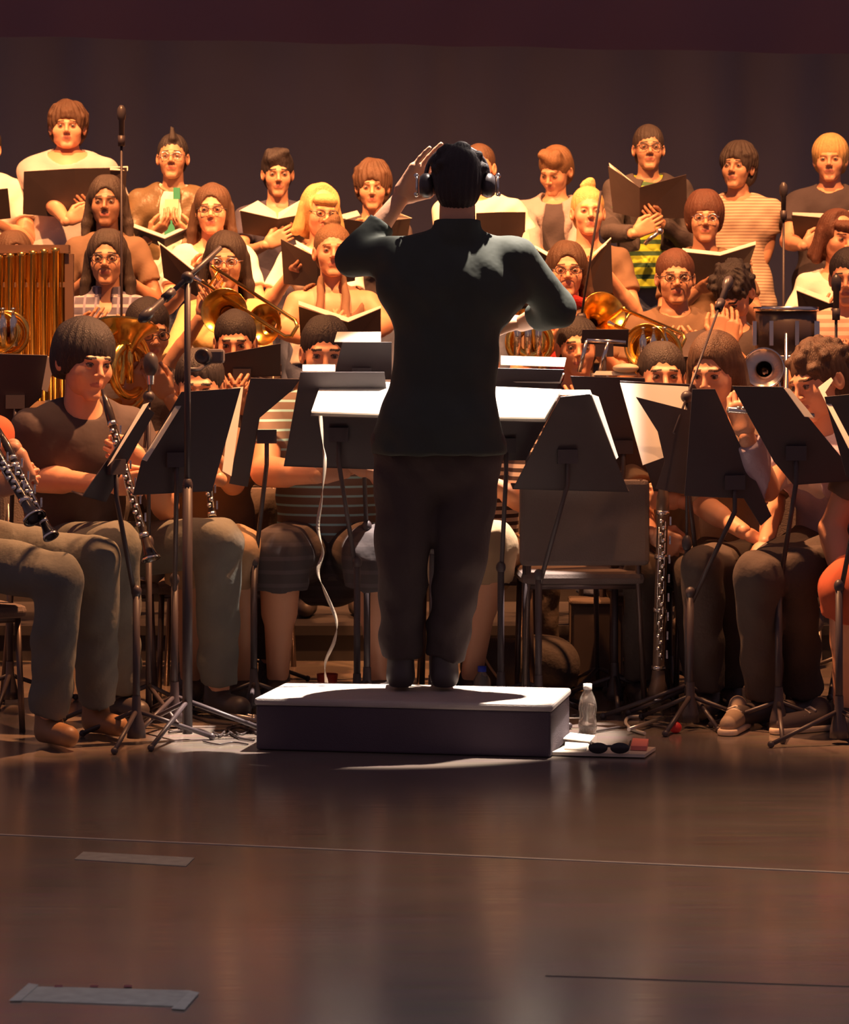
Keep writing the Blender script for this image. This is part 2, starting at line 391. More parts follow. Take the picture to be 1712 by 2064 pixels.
def hand_mesh(curl=.3, spread=.12, thumb=.5):
    """right-handed template: wrist at origin, fingers towards -z, palm faces -y, thumb on -x side"""
    key = (curl, spread, thumb)
    if key in HANDS: return HANDS[key]
    s = SDF(); xs = [-.031, -.010, .011, .030]; L = [.040, .045, .042, .032]; rr = [.0088, .009, .0086, .0076]
    s.cone((0, 0, .02), (0, 0, -.012), .024, .026, .01, sy=.78)
    for i, x in enumerate(xs):
        k0 = V(x, 0, -.088-(.004 if i in (1, 2) else -.004)); s.cone((x*.62, .0, -.014), k0, .016, .0125, .014, sy=.85)
        a = (x-.0)*spread*8; ang = 0; p = k0; l = L[i]; cr = curl*(1+.06*i)
        for j, f in enumerate((1., .66, .52)):
            ang += cr*(.75, 1., .8)[j]
            d = V(math.sin(a)*math.cos(ang), -math.sin(ang), -math.cos(a)*math.cos(ang)); q = p+d*l*f
            s.cone(p, q, rr[i]*(1-.07*j), rr[i]*(.93-.07*j), .003); p = q
    t0 = V(-.024, -.008, -.020); t1 = V(-.046-.006*(1-thumb), -.020-.014*thumb, -.052); t2 = t1+V(-.012*(1-thumb)+.010*thumb, -.014*thumb, -.032); t3 = t2+V(.012*thumb, -.010*thumb, -.024)
    s.cone(t0, t1, .016, .012, .012); s.cone(t1, t2, .011, .0098, .004); s.cone(t2, t3, .0098, .0085, .003)
    HANDS[key] = s.mesh(.0032); return HANDS[key]
def ik(a, b, l1, l2, hint):
    a, b = np.array(a, float), np.array(b, float); d = b-a; D = np.linalg.norm(d)
    if D >= (l1+l2)*.999: return a+d*l1/(l1+l2)
    u = d/D; x = (l1*l1-l2*l2+D*D)/(2*D); h = math.sqrt(max(l1*l1-x*x, 0)); hint = np.array(hint, float); hp = nrm(hint-u*(hint@u)); return a+u*x+hp*h
def person(label, head, ground, yaw=0., pose='stand', build=1., sex='m', skin=None, hair='short', haircol=None, top=None, sleeve='short', neck='crew',
           bottom=None, legs='long', shoe=None, wl=None, wr=None, el=None, er=None, hl=None, hr=None, kn=None, an=None, lean=0., look=(0, 0, 0), hip=None,
           s=1., wd=1., jaw=1., glasses=None, hood=False, hs=None, wrk=.0032, hipg=0., hsc=.98, hem=-.075, curl=(.45, .45), extra=None, group=None, sh_w=None, vox=.009, name='person', over=None, stubble=None, shz=0.):
    """head: world point of the head centre.  wl/wr el/er: world points of wrists and elbows on the viewer-left and viewer-right side when yaw=0."""
    skin = skin or skinA(); haircol = haircol or hairmat('hair_dark', (.05, .033, .028))
    R = rotz(yaw); head = np.array(head, float); root = V(head[0], head[1], ground)
    if hip is not None: root = V(hip[0], hip[1], ground)
    o = thing(name, root, label, 'person', group); hs = hs or s
    L = lambda p: R.T@(np.array(p, float)-root)      # world -> local
    H = L(head); b = build
    chest_dir = nrm(V(0, -math.sin(lean), math.cos(lean)))
    neckb = H-V(0, -.020, .150*s)+V(0, 0, -.0); neckb = neckb
    tors = .50*s; pel = neckb-chest_dir*tors
    if hip is not None: hz = L(hip); pel = V(hz[0], hz[1], hz[2])
    chest_dir = nrm(neckb-pel)
    sw = sh_w or (.178 if sex == 'm' else .155)*s*(.6+.4*b)
    shc = neckb-chest_dir*(.072*s)-V(0, 0, shz)
    SL, SR = shc+V(-sw, 0, 0), shc+V(sw, 0, 0)
    mid = pel+(neckb-pel)*.72; wai = pel+(neckb-pel)*.32
    gz = 0.
    hw = .085*s*b
    HL, HR = pel+V(-hw, 0, -.02), pel+V(hw, 0, -.02)
    if pose == 'stand':
        KL, KR = V(HL[0]*1.15, -.01, (pel[2])*.52), V(HR[0]*1.15, -.01, pel[2]*.52); AL, AR = V(HL[0]*1.3, .03, .085), V(HR[0]*1.3, .03, .085)
        if abs(pel[1]) > .02:
            for q in (KL, KR): q[1] += pel[1]*.6
            for q in (AL, AR): q[1] += pel[1]*.5
    else:
        KL, KR = HL+V(-.07, -.42*s, .03), HR+V(.07, -.42*s, .03); AL, AR = V(KL[0]-.01, KL[1]+.04, .085), V(KR[0]+.01, KR[1]+.04, .085)
    if kn is not None:
        if kn[0] is not None: KL = L(kn[0])
        if kn[1] is not None: KR = L(kn[1])
        if an is None: AL, AR = V(KL[0], KL[1]+.03, .085), V(KR[0], KR[1]+.03, .085)
    if an is not None:
        if an[0] is not None: AL = L(an[0])
        if an[1] is not None: AR = L(an[1])
    if an is not None:
        AL[2] = AR[2] = .085*s
    WL = L(wl) if wl is not None else SL+V(-.05, -.06, -.50*s); WR = L(wr) if wr is not None else SR+V(.05, -.06, -.50*s)
    EL = L(el) if el is not None else ik(SL, WL, .285*s, .255*s, V(-.6, .25, -1)); ER = L(er) if er is not None else ik(SR, WR, .285*s, .255*s, V(.6, .25, -1))
    cw, cy = (.150 if sex == 'm' else .132)*s*b, .62 if sex == 'm' else .66
    def torso(f, g, armsL=True, lo=True):
        f.cone(mid+V(-(sw-.085), 0, .01), mid+V(sw-.085, 0, .01), .105*s*b+g, .105*s*b+g, .05, sy=.86)
        f.cone(shc+V(-(sw-.05), .005, -.03), shc+V(sw-.05, .005, -.03), .056*s+g, .056*s+g, .04)
        f.cone(shc+V(-(sw-.010), 0, -.004), shc+V(-(sw*.28), .012, .046*s), .043*s+g, .034*s+g, .04); f.cone(shc+V((sw-.010), 0, -.004), shc+V(sw*.28, .012, .046*s), .043*s+g, .034*s+g, .04)
        f.cone(mid, wai, cw+g, cw*.88*(1 if sex == 'm' else .86)+g, .05, sy=cy+.14)
        f.cone(wai, pel, cw*.88*(1 if sex == 'm' else .86)+g, cw*1.0+g, .05, sy=cy+.2)
        if sex == 'f':
            for q in (-1, 1): f.ell(mid+V(q*.062*s, -.085*s*b, -.045*s), (.052*s+g*.6, .048*s+g*.6, .052*s+g*.6), .035)
    # ---- body: one continuous skin surface
    f = SDF(); torso(f, -.004)
    f.cone(neckb+V(0, .01, -.03), H+V(0, .022, -.055)*s, .056*s*(.7+.3*b), .053*s*(.7+.3*b), .02)
    for S_, E_, W_ in ((SL, EL, WL), (SR, ER, WR)):
        f.cone(S_, E_, .047*s*b, .038*s*b, .03); f.cone(E_, W_, .042*s*b, .026*s, .012)
        f.cone(E_+(W_-E_)*.15, E_+(W_-E_)*.4, .043*s*b, .040*s*b, .01)
    for Hh, K, A in ((HL, KL, AL), (HR, KR, AR)):
        f.cone(Hh, K, .088*s*b, .056*s*b, .03); f.cone(K, A, .054*s*b, .036*s, .015); f.cone(K+(A-K)*.12, K+(A-K)*.45, .056*s*b, .050*s*b, .015)
    v, q = f.mesh(vox); parts = [(v, q, np.zeros(len(q), int))]
    hv, hq, hm = head_mesh(wd, jaw); ly, lp, lr = look
    RH = rotz(ly)@rotx(lp)@roty(lr)
    parts.append((hv*hs@RH.T+H, hq, hm))
    hands = []
    for (E_, W_, side, spec, cu) in ((EL, WL, -1, hl, curl[0]), (ER, WR, 1, hr, curl[1])):
        d = nrm(W_-E_); pn = V(-side, .0, .25) if d[2] < -.6 else V(-side*.3, .6, .6)
        if spec is not None:
            if spec.get('dir') is not None: d = nrm(R.T@np.array(spec['dir'], float))
            pn = R.T@np.array(spec.get('palm', (0, 0, 1)), float)
        pn = nrm(pn-d*(pn@d)); z = -d; y = -pn; x = np.cross(y, z)
        M = np.stack([x, y, z], 1); vv, qq = hand_mesh(cu, .12, .5 if cu < 1 else 1.)
        vv = vv*s*hsc; mir = spec.get('mirror', side > 0) if spec else side > 0
        if mir: vv = vv*V(-1, 1, 1); qq = qq[:, ::-1]
        parts.append((vv@M.T+W_+d*.012, qq, np.zeros(len(qq), int)))
    off = 0; VV = []; QQ = []; MM = []
    for (a, c, m) in parts: VV.append(a); QQ.append(c+off); MM.append(m); off += len(a)
    body = quad_obj('body', np.concatenate(VV)@R.T, np.concatenate(QQ), [skin, LIP(), EYEW(), IRIS(), haircol], np.concatenate(MM), o)
    # ---- hair
    if hair:
        v, q = hair_mesh(hair, hash(label) % 1000 if False else len(label)*7 % 101, wd)
        quad_obj('hair', ((v*hs)@RH.T+H)@R.T, q, [haircol], None, o)
    if glasses:
        g = MB(); T = lambda p: ((np.array(p)*hs)@RH.T+H)@R.T
        for sd in (-1, 1):
            g.tube([T((sd*.033+.021*math.cos(a), -.099-.004*abs(math.cos(a)), .001+.0165*math.sin(a))) for a in np.linspace(0, 2*math.pi, 15)[:-1]], .0022, 6, True)
            g.tube([T((sd*.053, -.094, .006)), T((sd*.080*wd, .0, .006)), T((sd*.083*wd, .02, .0))], .0022, 6)
        g.tube([T((-.012, -.104, .004)), T((.012, -.104, .004))], .0022, 6)
        gl = g.build('glasses', glasses if not isinstance(glasses, bool) else BLACKP(), o, origin=np.zeros(3)); gl.location = (0, 0, 0)
    ph = random.Random(len(label)*13+int(abs(head[0])*100)).uniform(0, 6)
    def wr_noise(A):
        return lambda X, Y, Z: A*(np.sin(38*Z+18*X+ph+2*np.sin(9*X+11*Y))*np.sin(13*X+ph)+.6*np.sin(60*X-35*Z+ph*2+2*np.sin(12*Z)))
    # ---- top
    if top is not None:
        f = SDF(); torso(f, .009)
        fr = {'short': .62, 'none': .0, 'elbow': .95, 'long': 2., 'three': 1.6, 'halter': 0}[sleeve]
        if fr:
            for S_, E_, W_ in ((SL, EL, WL), (SR, ER, WR)):
                if fr <= 1: f.cone(S_, S_+(E_-S_)*fr, .055*s*b, .054*s*b+.006, .035, flat=True)
                else:
                    f.cone(S_, E_, .057*s*b, .053*s*b, .035); f.cone(E_, E_+(W_-E_)*min(fr-1, .96), .057*s*b, .046*s, .02, flat=True)
                    if hood:
                        for t in (.15, .3, .8): f.cone(E_+(W_-E_)*t+V(0, 0, -.01), E_+(W_-E_)*(t+.05), .055*s*b, .05*s*b, .012)
        hem = pel+V(0, 0, hem if pose == 'stand' else -.03)
        if pose == 'stand': f.cone(pel, pel+V(0, 0, hem[2]-pel[2]+.015), cw*1.16+.014, cw*1.2+.016, .03, sy=.90)
        f.cut(hem, V(0, 0, -1))
        nb = neckb
        if neck == 'crew': f.ell(nb+V(0, -.035, .025), (.072*s, .082, .062*s), .006, sub=True)
        elif neck == 'v': f.ell(nb+V(0, -.06, .0), (.058*s, .10, .10*s), .006, sub=True)
        elif neck == 'wide': f.ell(nb+V(0, -.05, .01), (.10*s, .10, .08*s), .006, sub=True)
        elif neck == 'collar':
            f.cone(nb+V(0, .014, -.012), nb+V(0, .012, .03), .070*s, .066*s, .01, flat=True); f.ell(nb+V(0, -.10, .0), (.035*s, .08, .09*s), .006, sub=True)
        elif neck == 'high': f.cone(nb+V(0, .014, -.012), nb+V(0, .014, .045), .074*s, .070*s, .015, flat=True)
        if sleeve in ('none', 'halter'):
            for S_, sd in ((SL, -1), (SR, 1)): f.ell(S_+V(sd*.03, 0, -.03), (.075*s, .12, .14*s), .01, sub=True)
            if sleeve == 'halter':
                f.ell(nb+V(0, -.06, -.05), (.13*s, .2, .085*s), .01, sub=True)
                for sd in (-1, 1): f.cone(mid+V(sd*.060*s, -.140*s*b, -.01), nb+V(sd*.050*s, -.045, .035), .024, .014, .004)
        f.noise = wr_noise(wrk)
        v, q = f.mesh(.0085); quad_obj({'long': 'jacket' if hood else 'shirt'}.get(sleeve, 'shirt'), v@R.T, q, [top], None, o)
    if over is not None:    # an open jacket worn over the top
        f = SDF(); torso(f, .018)
        for S_, E_, W_ in ((SL, EL, WL), (SR, ER, WR)):
            f.cone(S_, E_, .066*s*b, .058*s*b, .035); f.cone(E_, E_+(W_-E_)*.9, .058*s*b, .042*s, .02, flat=True)
        f.cut(pel+V(0, 0, -.06), V(0, 0, -1)); f.ell(neckb+V(0, -.17, -.22), (.062*s, .16, .36*s), .006, sub=True); f.ell(neckb+V(0, -.03, .03), (.08*s, .09, .06*s), .006, sub=True)
        f.noise = wr_noise(.005); v, q = f.mesh(.0085); quad_obj('jacket', v@R.T, q, [over], None, o)
    # ---- bottom
    if bottom is not None:
        f = SDF(); g = .012
        f.cone(pel+V(0, 0, .07), pel+V(0, 0, -.02), cw*.90+g*.2, cw*1.0+g*.6+hipg, .03, sy=cy+.18)
        for Hh, K, A in ((HL, KL, AL), (HR, KR, AR)):
            if legs == 'long': f.cone(Hh, K, .084*s*b+g+hipg*.6, .060*s*b+g+hipg*.3, .03); f.cone(K, A+(K-A)*.04, .062*s*b+g, .056*s+g*.5, .02, flat=True)
            elif legs == 'short': f.cone(Hh, K, .090*s*b+g, .074*s*b+g, .03); f.cone(K, K+(A-K)*.22, .073*s*b+g, .072*s*b+g, .02, flat=True)
            else: f.cone(Hh, Hh+(K-Hh)*.8, .092*s*b+g, .075*s*b+g, .03, flat=True)
        f.noise = wr_noise(.0045); v, q = f.mesh(.010); quad_obj({'long': 'trousers'}.get(legs, 'shorts'), v@R.T, q, [bottom], None, o)
    # ---- shoes
    shoe = shoe or mat('shoe_black', (.06, .045, .045), .5)
    for A, K in ((AL, KL), (AR, KR)):
        f = SDF(); a = V(A[0], A[1], max(A[2]-.045, .04)); t = nrm(V((A[0]-0)*.25, -1, 0)) ; 
        f.cone(a+V(0, .02, 0), a+t*.15, .042, .036, .02); f.cone(a+V(0, .01, .05), a, .046, .046, .02); f.cut(V(0, 0, .004+max(0, A[2]-.085)), V(0, 0, -1))
        v, q = f.mesh(.009); quad_obj('shoe', v@R.T, q, [shoe], None, o)
    if extra: extra(o, lambda p: R@np.array(p, float), dict(H=H, neckb=neckb, mid=mid, pel=pel, SL=SL, SR=SR, EL=EL, ER=ER, WL=WL, WR=WR, RH=RH, shc=shc, root=root, L=L, R=R))
    return o
# ---------------------------------------------------------------- the setting
SR_ = 13*math.pi/180                       # the stage lines run about 13 degrees off the camera's
AX, AY = V(math.cos(SR_), -math.sin(SR_), 0), V(math.sin(SR_), math.cos(SR_), 0)
def floor_material():
    m = mat('stage_floor', (.23, .18, .155), .36, var=.25, vscale=3.); nt = m.node_tree; b = nt.nodes['Principled BSDF']
    b.inputs['IOR'].default_value = 2.4
    tc = [n for n in nt.nodes if n.type == 'TEX_COORD'][0]
    mp = nt.nodes.new('ShaderNodeMapping'); mp.inputs['Rotation'].default_value = (0, 0, SR_); mp.inputs['Scale'].default_value = (1.2, 26, 1)
    nt.links.new(tc.outputs['Object'], mp.inputs[0])
    n = nt.nodes.new('ShaderNodeTexNoise'); n.inputs['Scale'].default_value = 2.2; n.inputs['Detail'].default_value = 6; nt.links.new(mp.outputs[0], n.inputs['Vector'])
    r = nt.nodes.new('ShaderNodeMapRange'); r.inputs[3].default_value = .12; r.inputs[4].default_value = .27
    nt.links.new(n.outputs['Fac'], r.inputs[0]); nt.links.new(r.outputs[0], b.inputs['Roughness'])
    base = b.inputs['Base Color'].links[0].from_socket; x = nt.nodes.new('ShaderNodeMix'); x.data_type = 'RGBA'; x.blend_type = 'MULTIPLY'; x.inputs[0].default_value = .5
    nt.links.new(base, x.inputs[6]); nt.links.new(n.outputs['Color'], x.inputs[7]); nt.links.new(x.outputs[2], b.inputs['Base Color'])
    bp = nt.nodes.new('ShaderNodeBump'); bp.inputs['Strength'].default_value = .06; bp.inputs['Distance'].default_value = .002
    nt.links.new(n.outputs['Fac'], bp.inputs['Height']); nt.links.new(bp.outputs['Normal'], b.inputs['Normal']); return m
tag(MB().box((0, 1, -.05), (26, 26, .1)).build('floor', floor_material(), origin=(0, 0, 0)), kind='structure')
CURT = mat('curtain_black', (.34, .35, .46), .95, var=.10, vscale=1.2, bump=.1, bscale=40)
def curtain(name, y, x0, x1, z0, z1, m, per, amp):
    s = MB(); n = 720; xs = np.linspace(x0, x1, n); vs = []
    for z in (z0, z1):
        for x in xs: vs.append((x, y+amp*math.sin(x*per+.8*math.sin(x*per*.31)), z-(.021*x if z == z0 and z0 > 0 else 0)))
    s.add(vs, [(i, i+1, n+i+1, n+i) for i in range(n-1)], True)
    o = s.build(name, m, origin=(0, 0, 0)); so = o.modifiers.new('cloth', 'SOLIDIFY'); so.thickness = .01; return o
tag(curtain('wall_back', 10.5, -12, 12, 0, 8, CURT, 9, .05), kind='structure')
bo = curtain('border_curtain', 7.6, -12, 12, 3.12, 8, mat('border_black', (.25, .17, .27), .95, var=.08, vscale=1.0), 7, .04)
tag(bo, 'plum black border curtain hanging across the top above the choir', 'curtain')
RIS = mat('riser_black', (.022, .016, .018), .7, var=.15)
for nm, y0, y1, z in (('low', 2.85, 4.0, .15), ('middle', 4.0, 5.0, .40), ('top', 5.0, 6.3, .72)):
    t = thing('choir_riser', (0, (y0+y1)/2, 0), {'low': 'low black riser carrying the front choir row', 'middle': 'middle black riser carrying the second choir row', 'top': 'tallest black riser carrying the back choir row'}[nm], 'riser', 'choir risers')
    MB().box((0, (y0+y1)/2, z-.02), (6, y1-y0, .04)).build('deck', RIS, t); MB().box((0, y0+.03, (z-.04)/2), (6, .02, z-.04)).build('front_panel', RIS, t)
    for sx in (-2.9, 2.9): MB().box((sx, (y0+y1)/2, (z-.04)/2), (.06, y1-y0-.1, z-.04)).build('side_panel', RIS, t)
# floor line and tape marks
LN = mat('floor_line_grey', (.36, .34, .33), .5)
a, b = floor_pt(-60, 1680), floor_pt(1780, 1763); wd_ = nrm(V(-(b-a)[1], (b-a)[0], 0))*.006
tag(MB().slab([a-wd_+V(0, 0, .0005), b-wd_+V(0, 0, .0005), b+wd_+V(0, 0, .0005), a+wd_+V(0, 0, .0005)], (0, 0, 1), .0015).build('floor_line', LN), 'thin pale line running the whole width of the floor before the podium', 'floor line')
SEAM = mat('floor_seam_dark', (.05, .04, .04), .6)
a, b = floor_pt(1100, 1968), floor_pt(1780, 1992)
tag(MB().slab([a+V(0, 0, .0005), b+V(0, 0, .0005), b+V(0, .006, .0005), a+V(0, .006, .0005)], (0, 0, 1), .001).build('floor_seam', SEAM), 'short dark seam in the floor at the lower right', 'floor seam')
TG = mat('tape_grey', (.27, .27, .25), .6, var=.35, vscale=30); TL_ = mat('tape_light', (.30, .30, .28), .55, var=.2, vscale=40)
q = [floor_pt(*p) for p in ((150, 1733), (375, 1747), (392, 1730), (168, 1718))]
tag(MB().slab([p+V(0, 0, .0005) for p in q], (0, 0, 1), .0015).build('floor_tape', TG), 'narrow grey tape strip just below the floor line at left', 'tape', 'grey tape on the floor')
t = thing('floor_tape', floor_pt(210, 2020), 'wide grey taped rectangle with pale ends at the lower left', 'tape', 'grey tape on the floor')
q = [floor_pt(*p) for p in ((30, 2018), (360, 2030), (385, 1998), (70, 1990))]
MB().slab([p+V(0, 0, .0005) for p in q], (0, 0, 1), .0015).build('tape_panel', TG, t)
for e in (((18, 2020), (42, 2020), (78, 1988), (58, 1985)), ((345, 2036), (372, 2038), (402, 2004), (385, 2000))):
    MB().slab([floor_pt(*p)+V(0, 0, .002) for p in e], (0, 0, 1), .0015).build('tape_end', TL_, t)
for x_ in (118, 190, 258): MB().slab([floor_pt(*p)+V(0, 0, .002) for p in ((x_-8, 1992), (x_+8, 1992), (x_+8, 1988), (x_-8, 1988))], (0, 0, 1), .001).build('tape_mark', mat('mark_maroon', (.14, .04, .05), .6), t)
# ---------------------------------------------------------------- podium
PZ = .172
FL, FR = V(-.552, .2, 0), V(.405, .02, 0); dv = nrm(V(.186, .983, 0))*.45; BL, BR = FL+dv, FR+dv
pod = thing('conductor_podium', (FL+FR+BL+BR)/4, 'low dark carpeted podium under the conductor, its top edge lit white', 'podium')
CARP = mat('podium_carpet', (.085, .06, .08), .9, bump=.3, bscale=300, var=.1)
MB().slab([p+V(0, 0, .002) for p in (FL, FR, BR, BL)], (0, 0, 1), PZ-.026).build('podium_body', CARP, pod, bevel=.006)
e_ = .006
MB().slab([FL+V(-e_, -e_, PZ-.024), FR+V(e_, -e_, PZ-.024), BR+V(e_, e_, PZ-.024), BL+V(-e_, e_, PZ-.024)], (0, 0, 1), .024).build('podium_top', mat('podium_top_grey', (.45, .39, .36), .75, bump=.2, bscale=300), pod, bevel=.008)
# ---------------------------------------------------------------- makers
def tripod(t, c, h, r, m, rot=0., n=3, rad=.008):
    for i in range(n):
        a = rot+2*math.pi*i/n; e = c+V(math.cos(a)*r, math.sin(a)*r, .012)
        MB().tube([c+V(0, 0, h), e], rad, 8).ball(e, .012, 6).build('leg', m, t)
def plane_n(yaw, tilt, toward=True):
    return rotz(yaw)@(V(0, -math.cos(tilt), -math.sin(tilt)) if toward else V(0, -math.cos(tilt), math.sin(tilt)))
def music_stand(label, desk, d, yaw=0., tilt=.35, toward=True, pole=None, floor_d=None, rot=.5, lip=True, legs=True, m=None, group='black music stands'):
    """desk: pixel corners starting top-left, clockwise"""
    m = m or BLACKM(); cx = sum(p[0] for p in desk)/len(desk); cy = sum(p[1] for p in desk)/len(desk); c0 = P(cx, cy, d); n = plane_n(yaw, tilt, toward)
    q = [ray_plane(x, y, c0, n) for x, y in desk]; cen = sum(q)/len(q)
    px_, fd = pole if pole is not None else (cx, None), floor_d
    if pole is None: base = V(cen[0], cen[1]+(.03 if toward else .02), 0)
    else:
        dd = fd or d; base = V((pole-856)*dd/F, dd-CD, 0)
    t = thing('music_stand', base, label, 'music stand', group)
    back = -n if toward else n
    MB().slab(q, -n, .004).build('desk', m, t, bevel=.0015)
    up = nrm(q[0]-q[3]) ; 
    bl, br = q[3], q[2]
    inw = -n if toward else n
    if lip:
        MB().slab([bl, br, br+inw*.055, bl+inw*.055], up, .004).build('ledge', m, t)
    neck_ = cen-up*.05 + (n*.012 if toward else -n*.012)
    MB().box(neck_, (.07, .02, .05), rotz(yaw)).build('desk_bracket', m, t)
    MB().tube([V(base[0], base[1], .02), V(base[0], base[1], neck_[2]*.55)], .0125, 10).tube([V(base[0], base[1], neck_[2]*.5), neck_+V(0, 0, -.1), neck_], .0085, 10).ball(V(base[0], base[1], neck_[2]*.55), (.018, .018, .022), 8).build('pole', m, t)
    if legs:
        MB().lathe([(0, .0), (0, .032), (.03, .030), (.09, .016), (.14, .014)], V(base[0], base[1], .02), n=16).build('base_hub', m, t); tripod(t, V(base[0], base[1], 0), .11, .26, m, rot)
    return t, q, n
def sheet(label, px, d, n, th=.0025, group='sheet music', pts=None, m=None):
    q = pts or [ray_plane(x, y, d, n) for x, y in px]
    return tag(MB().slab(q, n, th).build('sheet_music', m or PAPER()), label, 'sheet music', group)
FOLD = lambda: mat('folder_black', (.075, .052, .050), .5, var=.2)
def folder(label, L, R_, d, off=.11, lean=.11, pages=None, m=None, group='choir folders', foff=.012):
    """L and R_: pixel quads (outer-top, spine-top, spine-bottom, outer-bottom)"""
    t = thing('music_folder', P(L[2][0], L[2][1], d), label, 'folder', group); m = m or FOLD()
    for Q in (L, R_):
        if Q is None: continue
        q = [P(Q[0][0], Q[0][1], d+off-lean), P(Q[1][0], Q[1][1], d-lean), P(Q[2][0], Q[2][1], d), P(Q[3][0], Q[3][1], d+off)]
        nn = nrm(np.cross(q[1]-q[0], q[3]-q[0])); nn = nn if nn[1] > 0 else -nn
        MB().add(q+[p+nn*.004 for p in q], [(0, 1, 2), (0, 2, 3), (4, 6, 5), (4, 7, 6), (0, 4, 5, 1), (1, 5, 6, 2), (2, 6, 7, 3), (3, 7, 4, 0)]).build('cover', m, t)
    for Q in pages or []:      # (outer-top, spine-top, spine-bottom, outer-bottom), pages lean back and catch the light
        q = [P(Q[0][0], Q[0][1], d+off+.04-lean), P(Q[1][0], Q[1][1], d+foff+.04-lean), P(Q[2][0], Q[2][1], d+foff-lean), P(Q[3][0], Q[3][1], d+off+foff-lean)]
        nn = nrm(np.cross(q[1]-q[0], q[3]-q[0])); nn = nn if nn[1] > 0 else -nn
        MB().add(q+[p+nn*.003 for p in q], [(0, 1, 2), (0, 2, 3), (4, 6, 5), (4, 7, 6), (0, 4, 5, 1), (1, 5, 6, 2), (2, 6, 7, 3), (3, 7, 4, 0)]).build('pages', PAPER(), t)
    return t
def clarinet(label, a, b, r=.0135, cat='clarinet', bell=.034, group='clarinets', m=None, keys=True):
    a, b = np.array(a, float), np.array(b, float); u = nrm(b-a); L = np.linalg.norm(b-a); t = thing('clarinet', b, label, cat, group); m = m or WOODB()
    side = nrm(np.cross(u, V(0, 1, 0))); fr = nrm(np.cross(side, u)); fr = fr if fr[1] < 0 else -fr
    MB().lathe([(.0, .004), (.0, .006), (.05, r*.85), (.07, r*1.1), (.075, r*1.15), (.13, r*1.2), (.135, r), (L*.86, r*1.05)], a, u, 16).build('body_tube', m, t)
    bl = MB().lathe([(L*.86, r*1.05), (L*.92, r*1.3), (L*.97, r*1.9), (L, bell), (L, bell*.85), (L*.95, r*1.2)], a, u, 24); bl = bl.build('bell', m, t)
    for h in (.13, L*.36, L*.60, L*.86): MB().lathe([(h-.008, r*1.0), (h-.008, r*1.28), (h+.008, r*1.28), (h+.008, r*1.0)], a, u, 16).build('ring', SILVER(), t)
    MB().lathe([(L-.006, bell*1.0), (L-.003, bell*1.05), (L+.001, bell*1.04)], a, u, 24).build('bell_rim', SILVER(), bl)
    if keys:
        s = MB(); n = int(L/.036)
        for i in range(n):
            h = .16+(L*.80-.16)*i/max(n-1, 1); c = a+u*h+fr*(r+.006)+side*(.004 if i % 2 else -.005)
            s.lathe([(-.002, .0), (-.002, .0085), (.003, .0085), (.004, 0)], c, fr, 12)
            if i % 3 == 0: s.box(a+u*h+side*(r+.009), (.006, .010, .030))
        s.tube([a+u*.16+fr*(r+.004)+side*.009, a+u*L*.82+fr*(r+.004)+side*.009], .003, 6).tube([a+u*.18+fr*(r+.002)-side*.012, a+u*L*.7+fr*(r+.002)-side*.012], .0028, 6)
        s.build('keywork', SILVER(), t)
    return t
def trombone(label, a, b, bell, bell_dir, group='trombones', br=.095):
    a, b = np.array(a, float), np.array(b, float); t = thing('trombone', b, label, 'trombone', group); u = nrm(b-a); s_ = nrm(np.cross(u, V(0, 1, 0)))*.038
    MB().tube([a-s_, b-s_, b-s_*.6+u*.03, b+s_*.6+u*.03, b+s_, a+s_], .008, 10).tube([a-s_+u*.05, a+s_+u*.05], .006, 8).build('slide', BRASS(), t)
    bell = np.array(bell, float); bd = nrm(bell_dir); st = bell-bd*.42
    MB().lathe([(0, .010), (.2, .014), (.30, .024), (.36, .042), (.40, .070), (.42, br), (.421, br+.002), (.415, br-.006), (.39, .062), (.3, .02)], st, bd, 32).build('bell', BRASS(), t)
    MB().tube(spline([st, st-bd*.12, st-bd*.16+(a-st)*.3, a+s_+(st-a)*.1, a+s_], 6), .009, 10).build('tuning_slide', BRASS(), t)
    MB().lathe([(0, .012), (.02, .008), (.05, .006)], a-s_-u*.05, u, 14).build('mouthpiece', SILVER(), t)
    return t
def horn(label, c, r=.13, bell_off=(.08, -.05, -.08), bell_dir=(.3, -.8, -.2), name='french_horn', cat='french horn', br=.14, tr=.011, group=None, yaw=0.):
    c = np.array(c, float); t = thing(name, c+V(0, 0, -r), label, cat, group)
    for k, (rr, oy) in enumerate(((r, 0), (r*.82, .022), (r*.62, -.02))):
        MB().tube([c+rotz(yaw)@V(rr*math.cos(a), oy*tr/.011, rr*math.sin(a)) for a in np.linspace(0, 2*math.pi, 29)[:-1]], tr, 10, True).build('coil', BRASS(), t)
    bd = nrm(bell_dir); e = c+np.array(bell_off, float); st = e-bd*.24
    MB().lathe([(0, .016), (.10, .026), (.17, .048), (.22, br*.7), (.24, br), (.241, br+.003), (.235, br-.008), (.2, br*.55), (.1, .02)], st, bd, 32).build('bell', BRASS(), t)
    for i in range(3): MB().lathe([(0, 0), (0, .016), (.11, .016), (.115, .010), (.15, .004), (.15, .010), (.155, .010), (.157, 0)], c+V(-.05+.042*i, -.03, -.05), V(0, -.2, 1), 14).build('valve', SILVER() if name != 'tuba' else BRASS(), t)
    return t
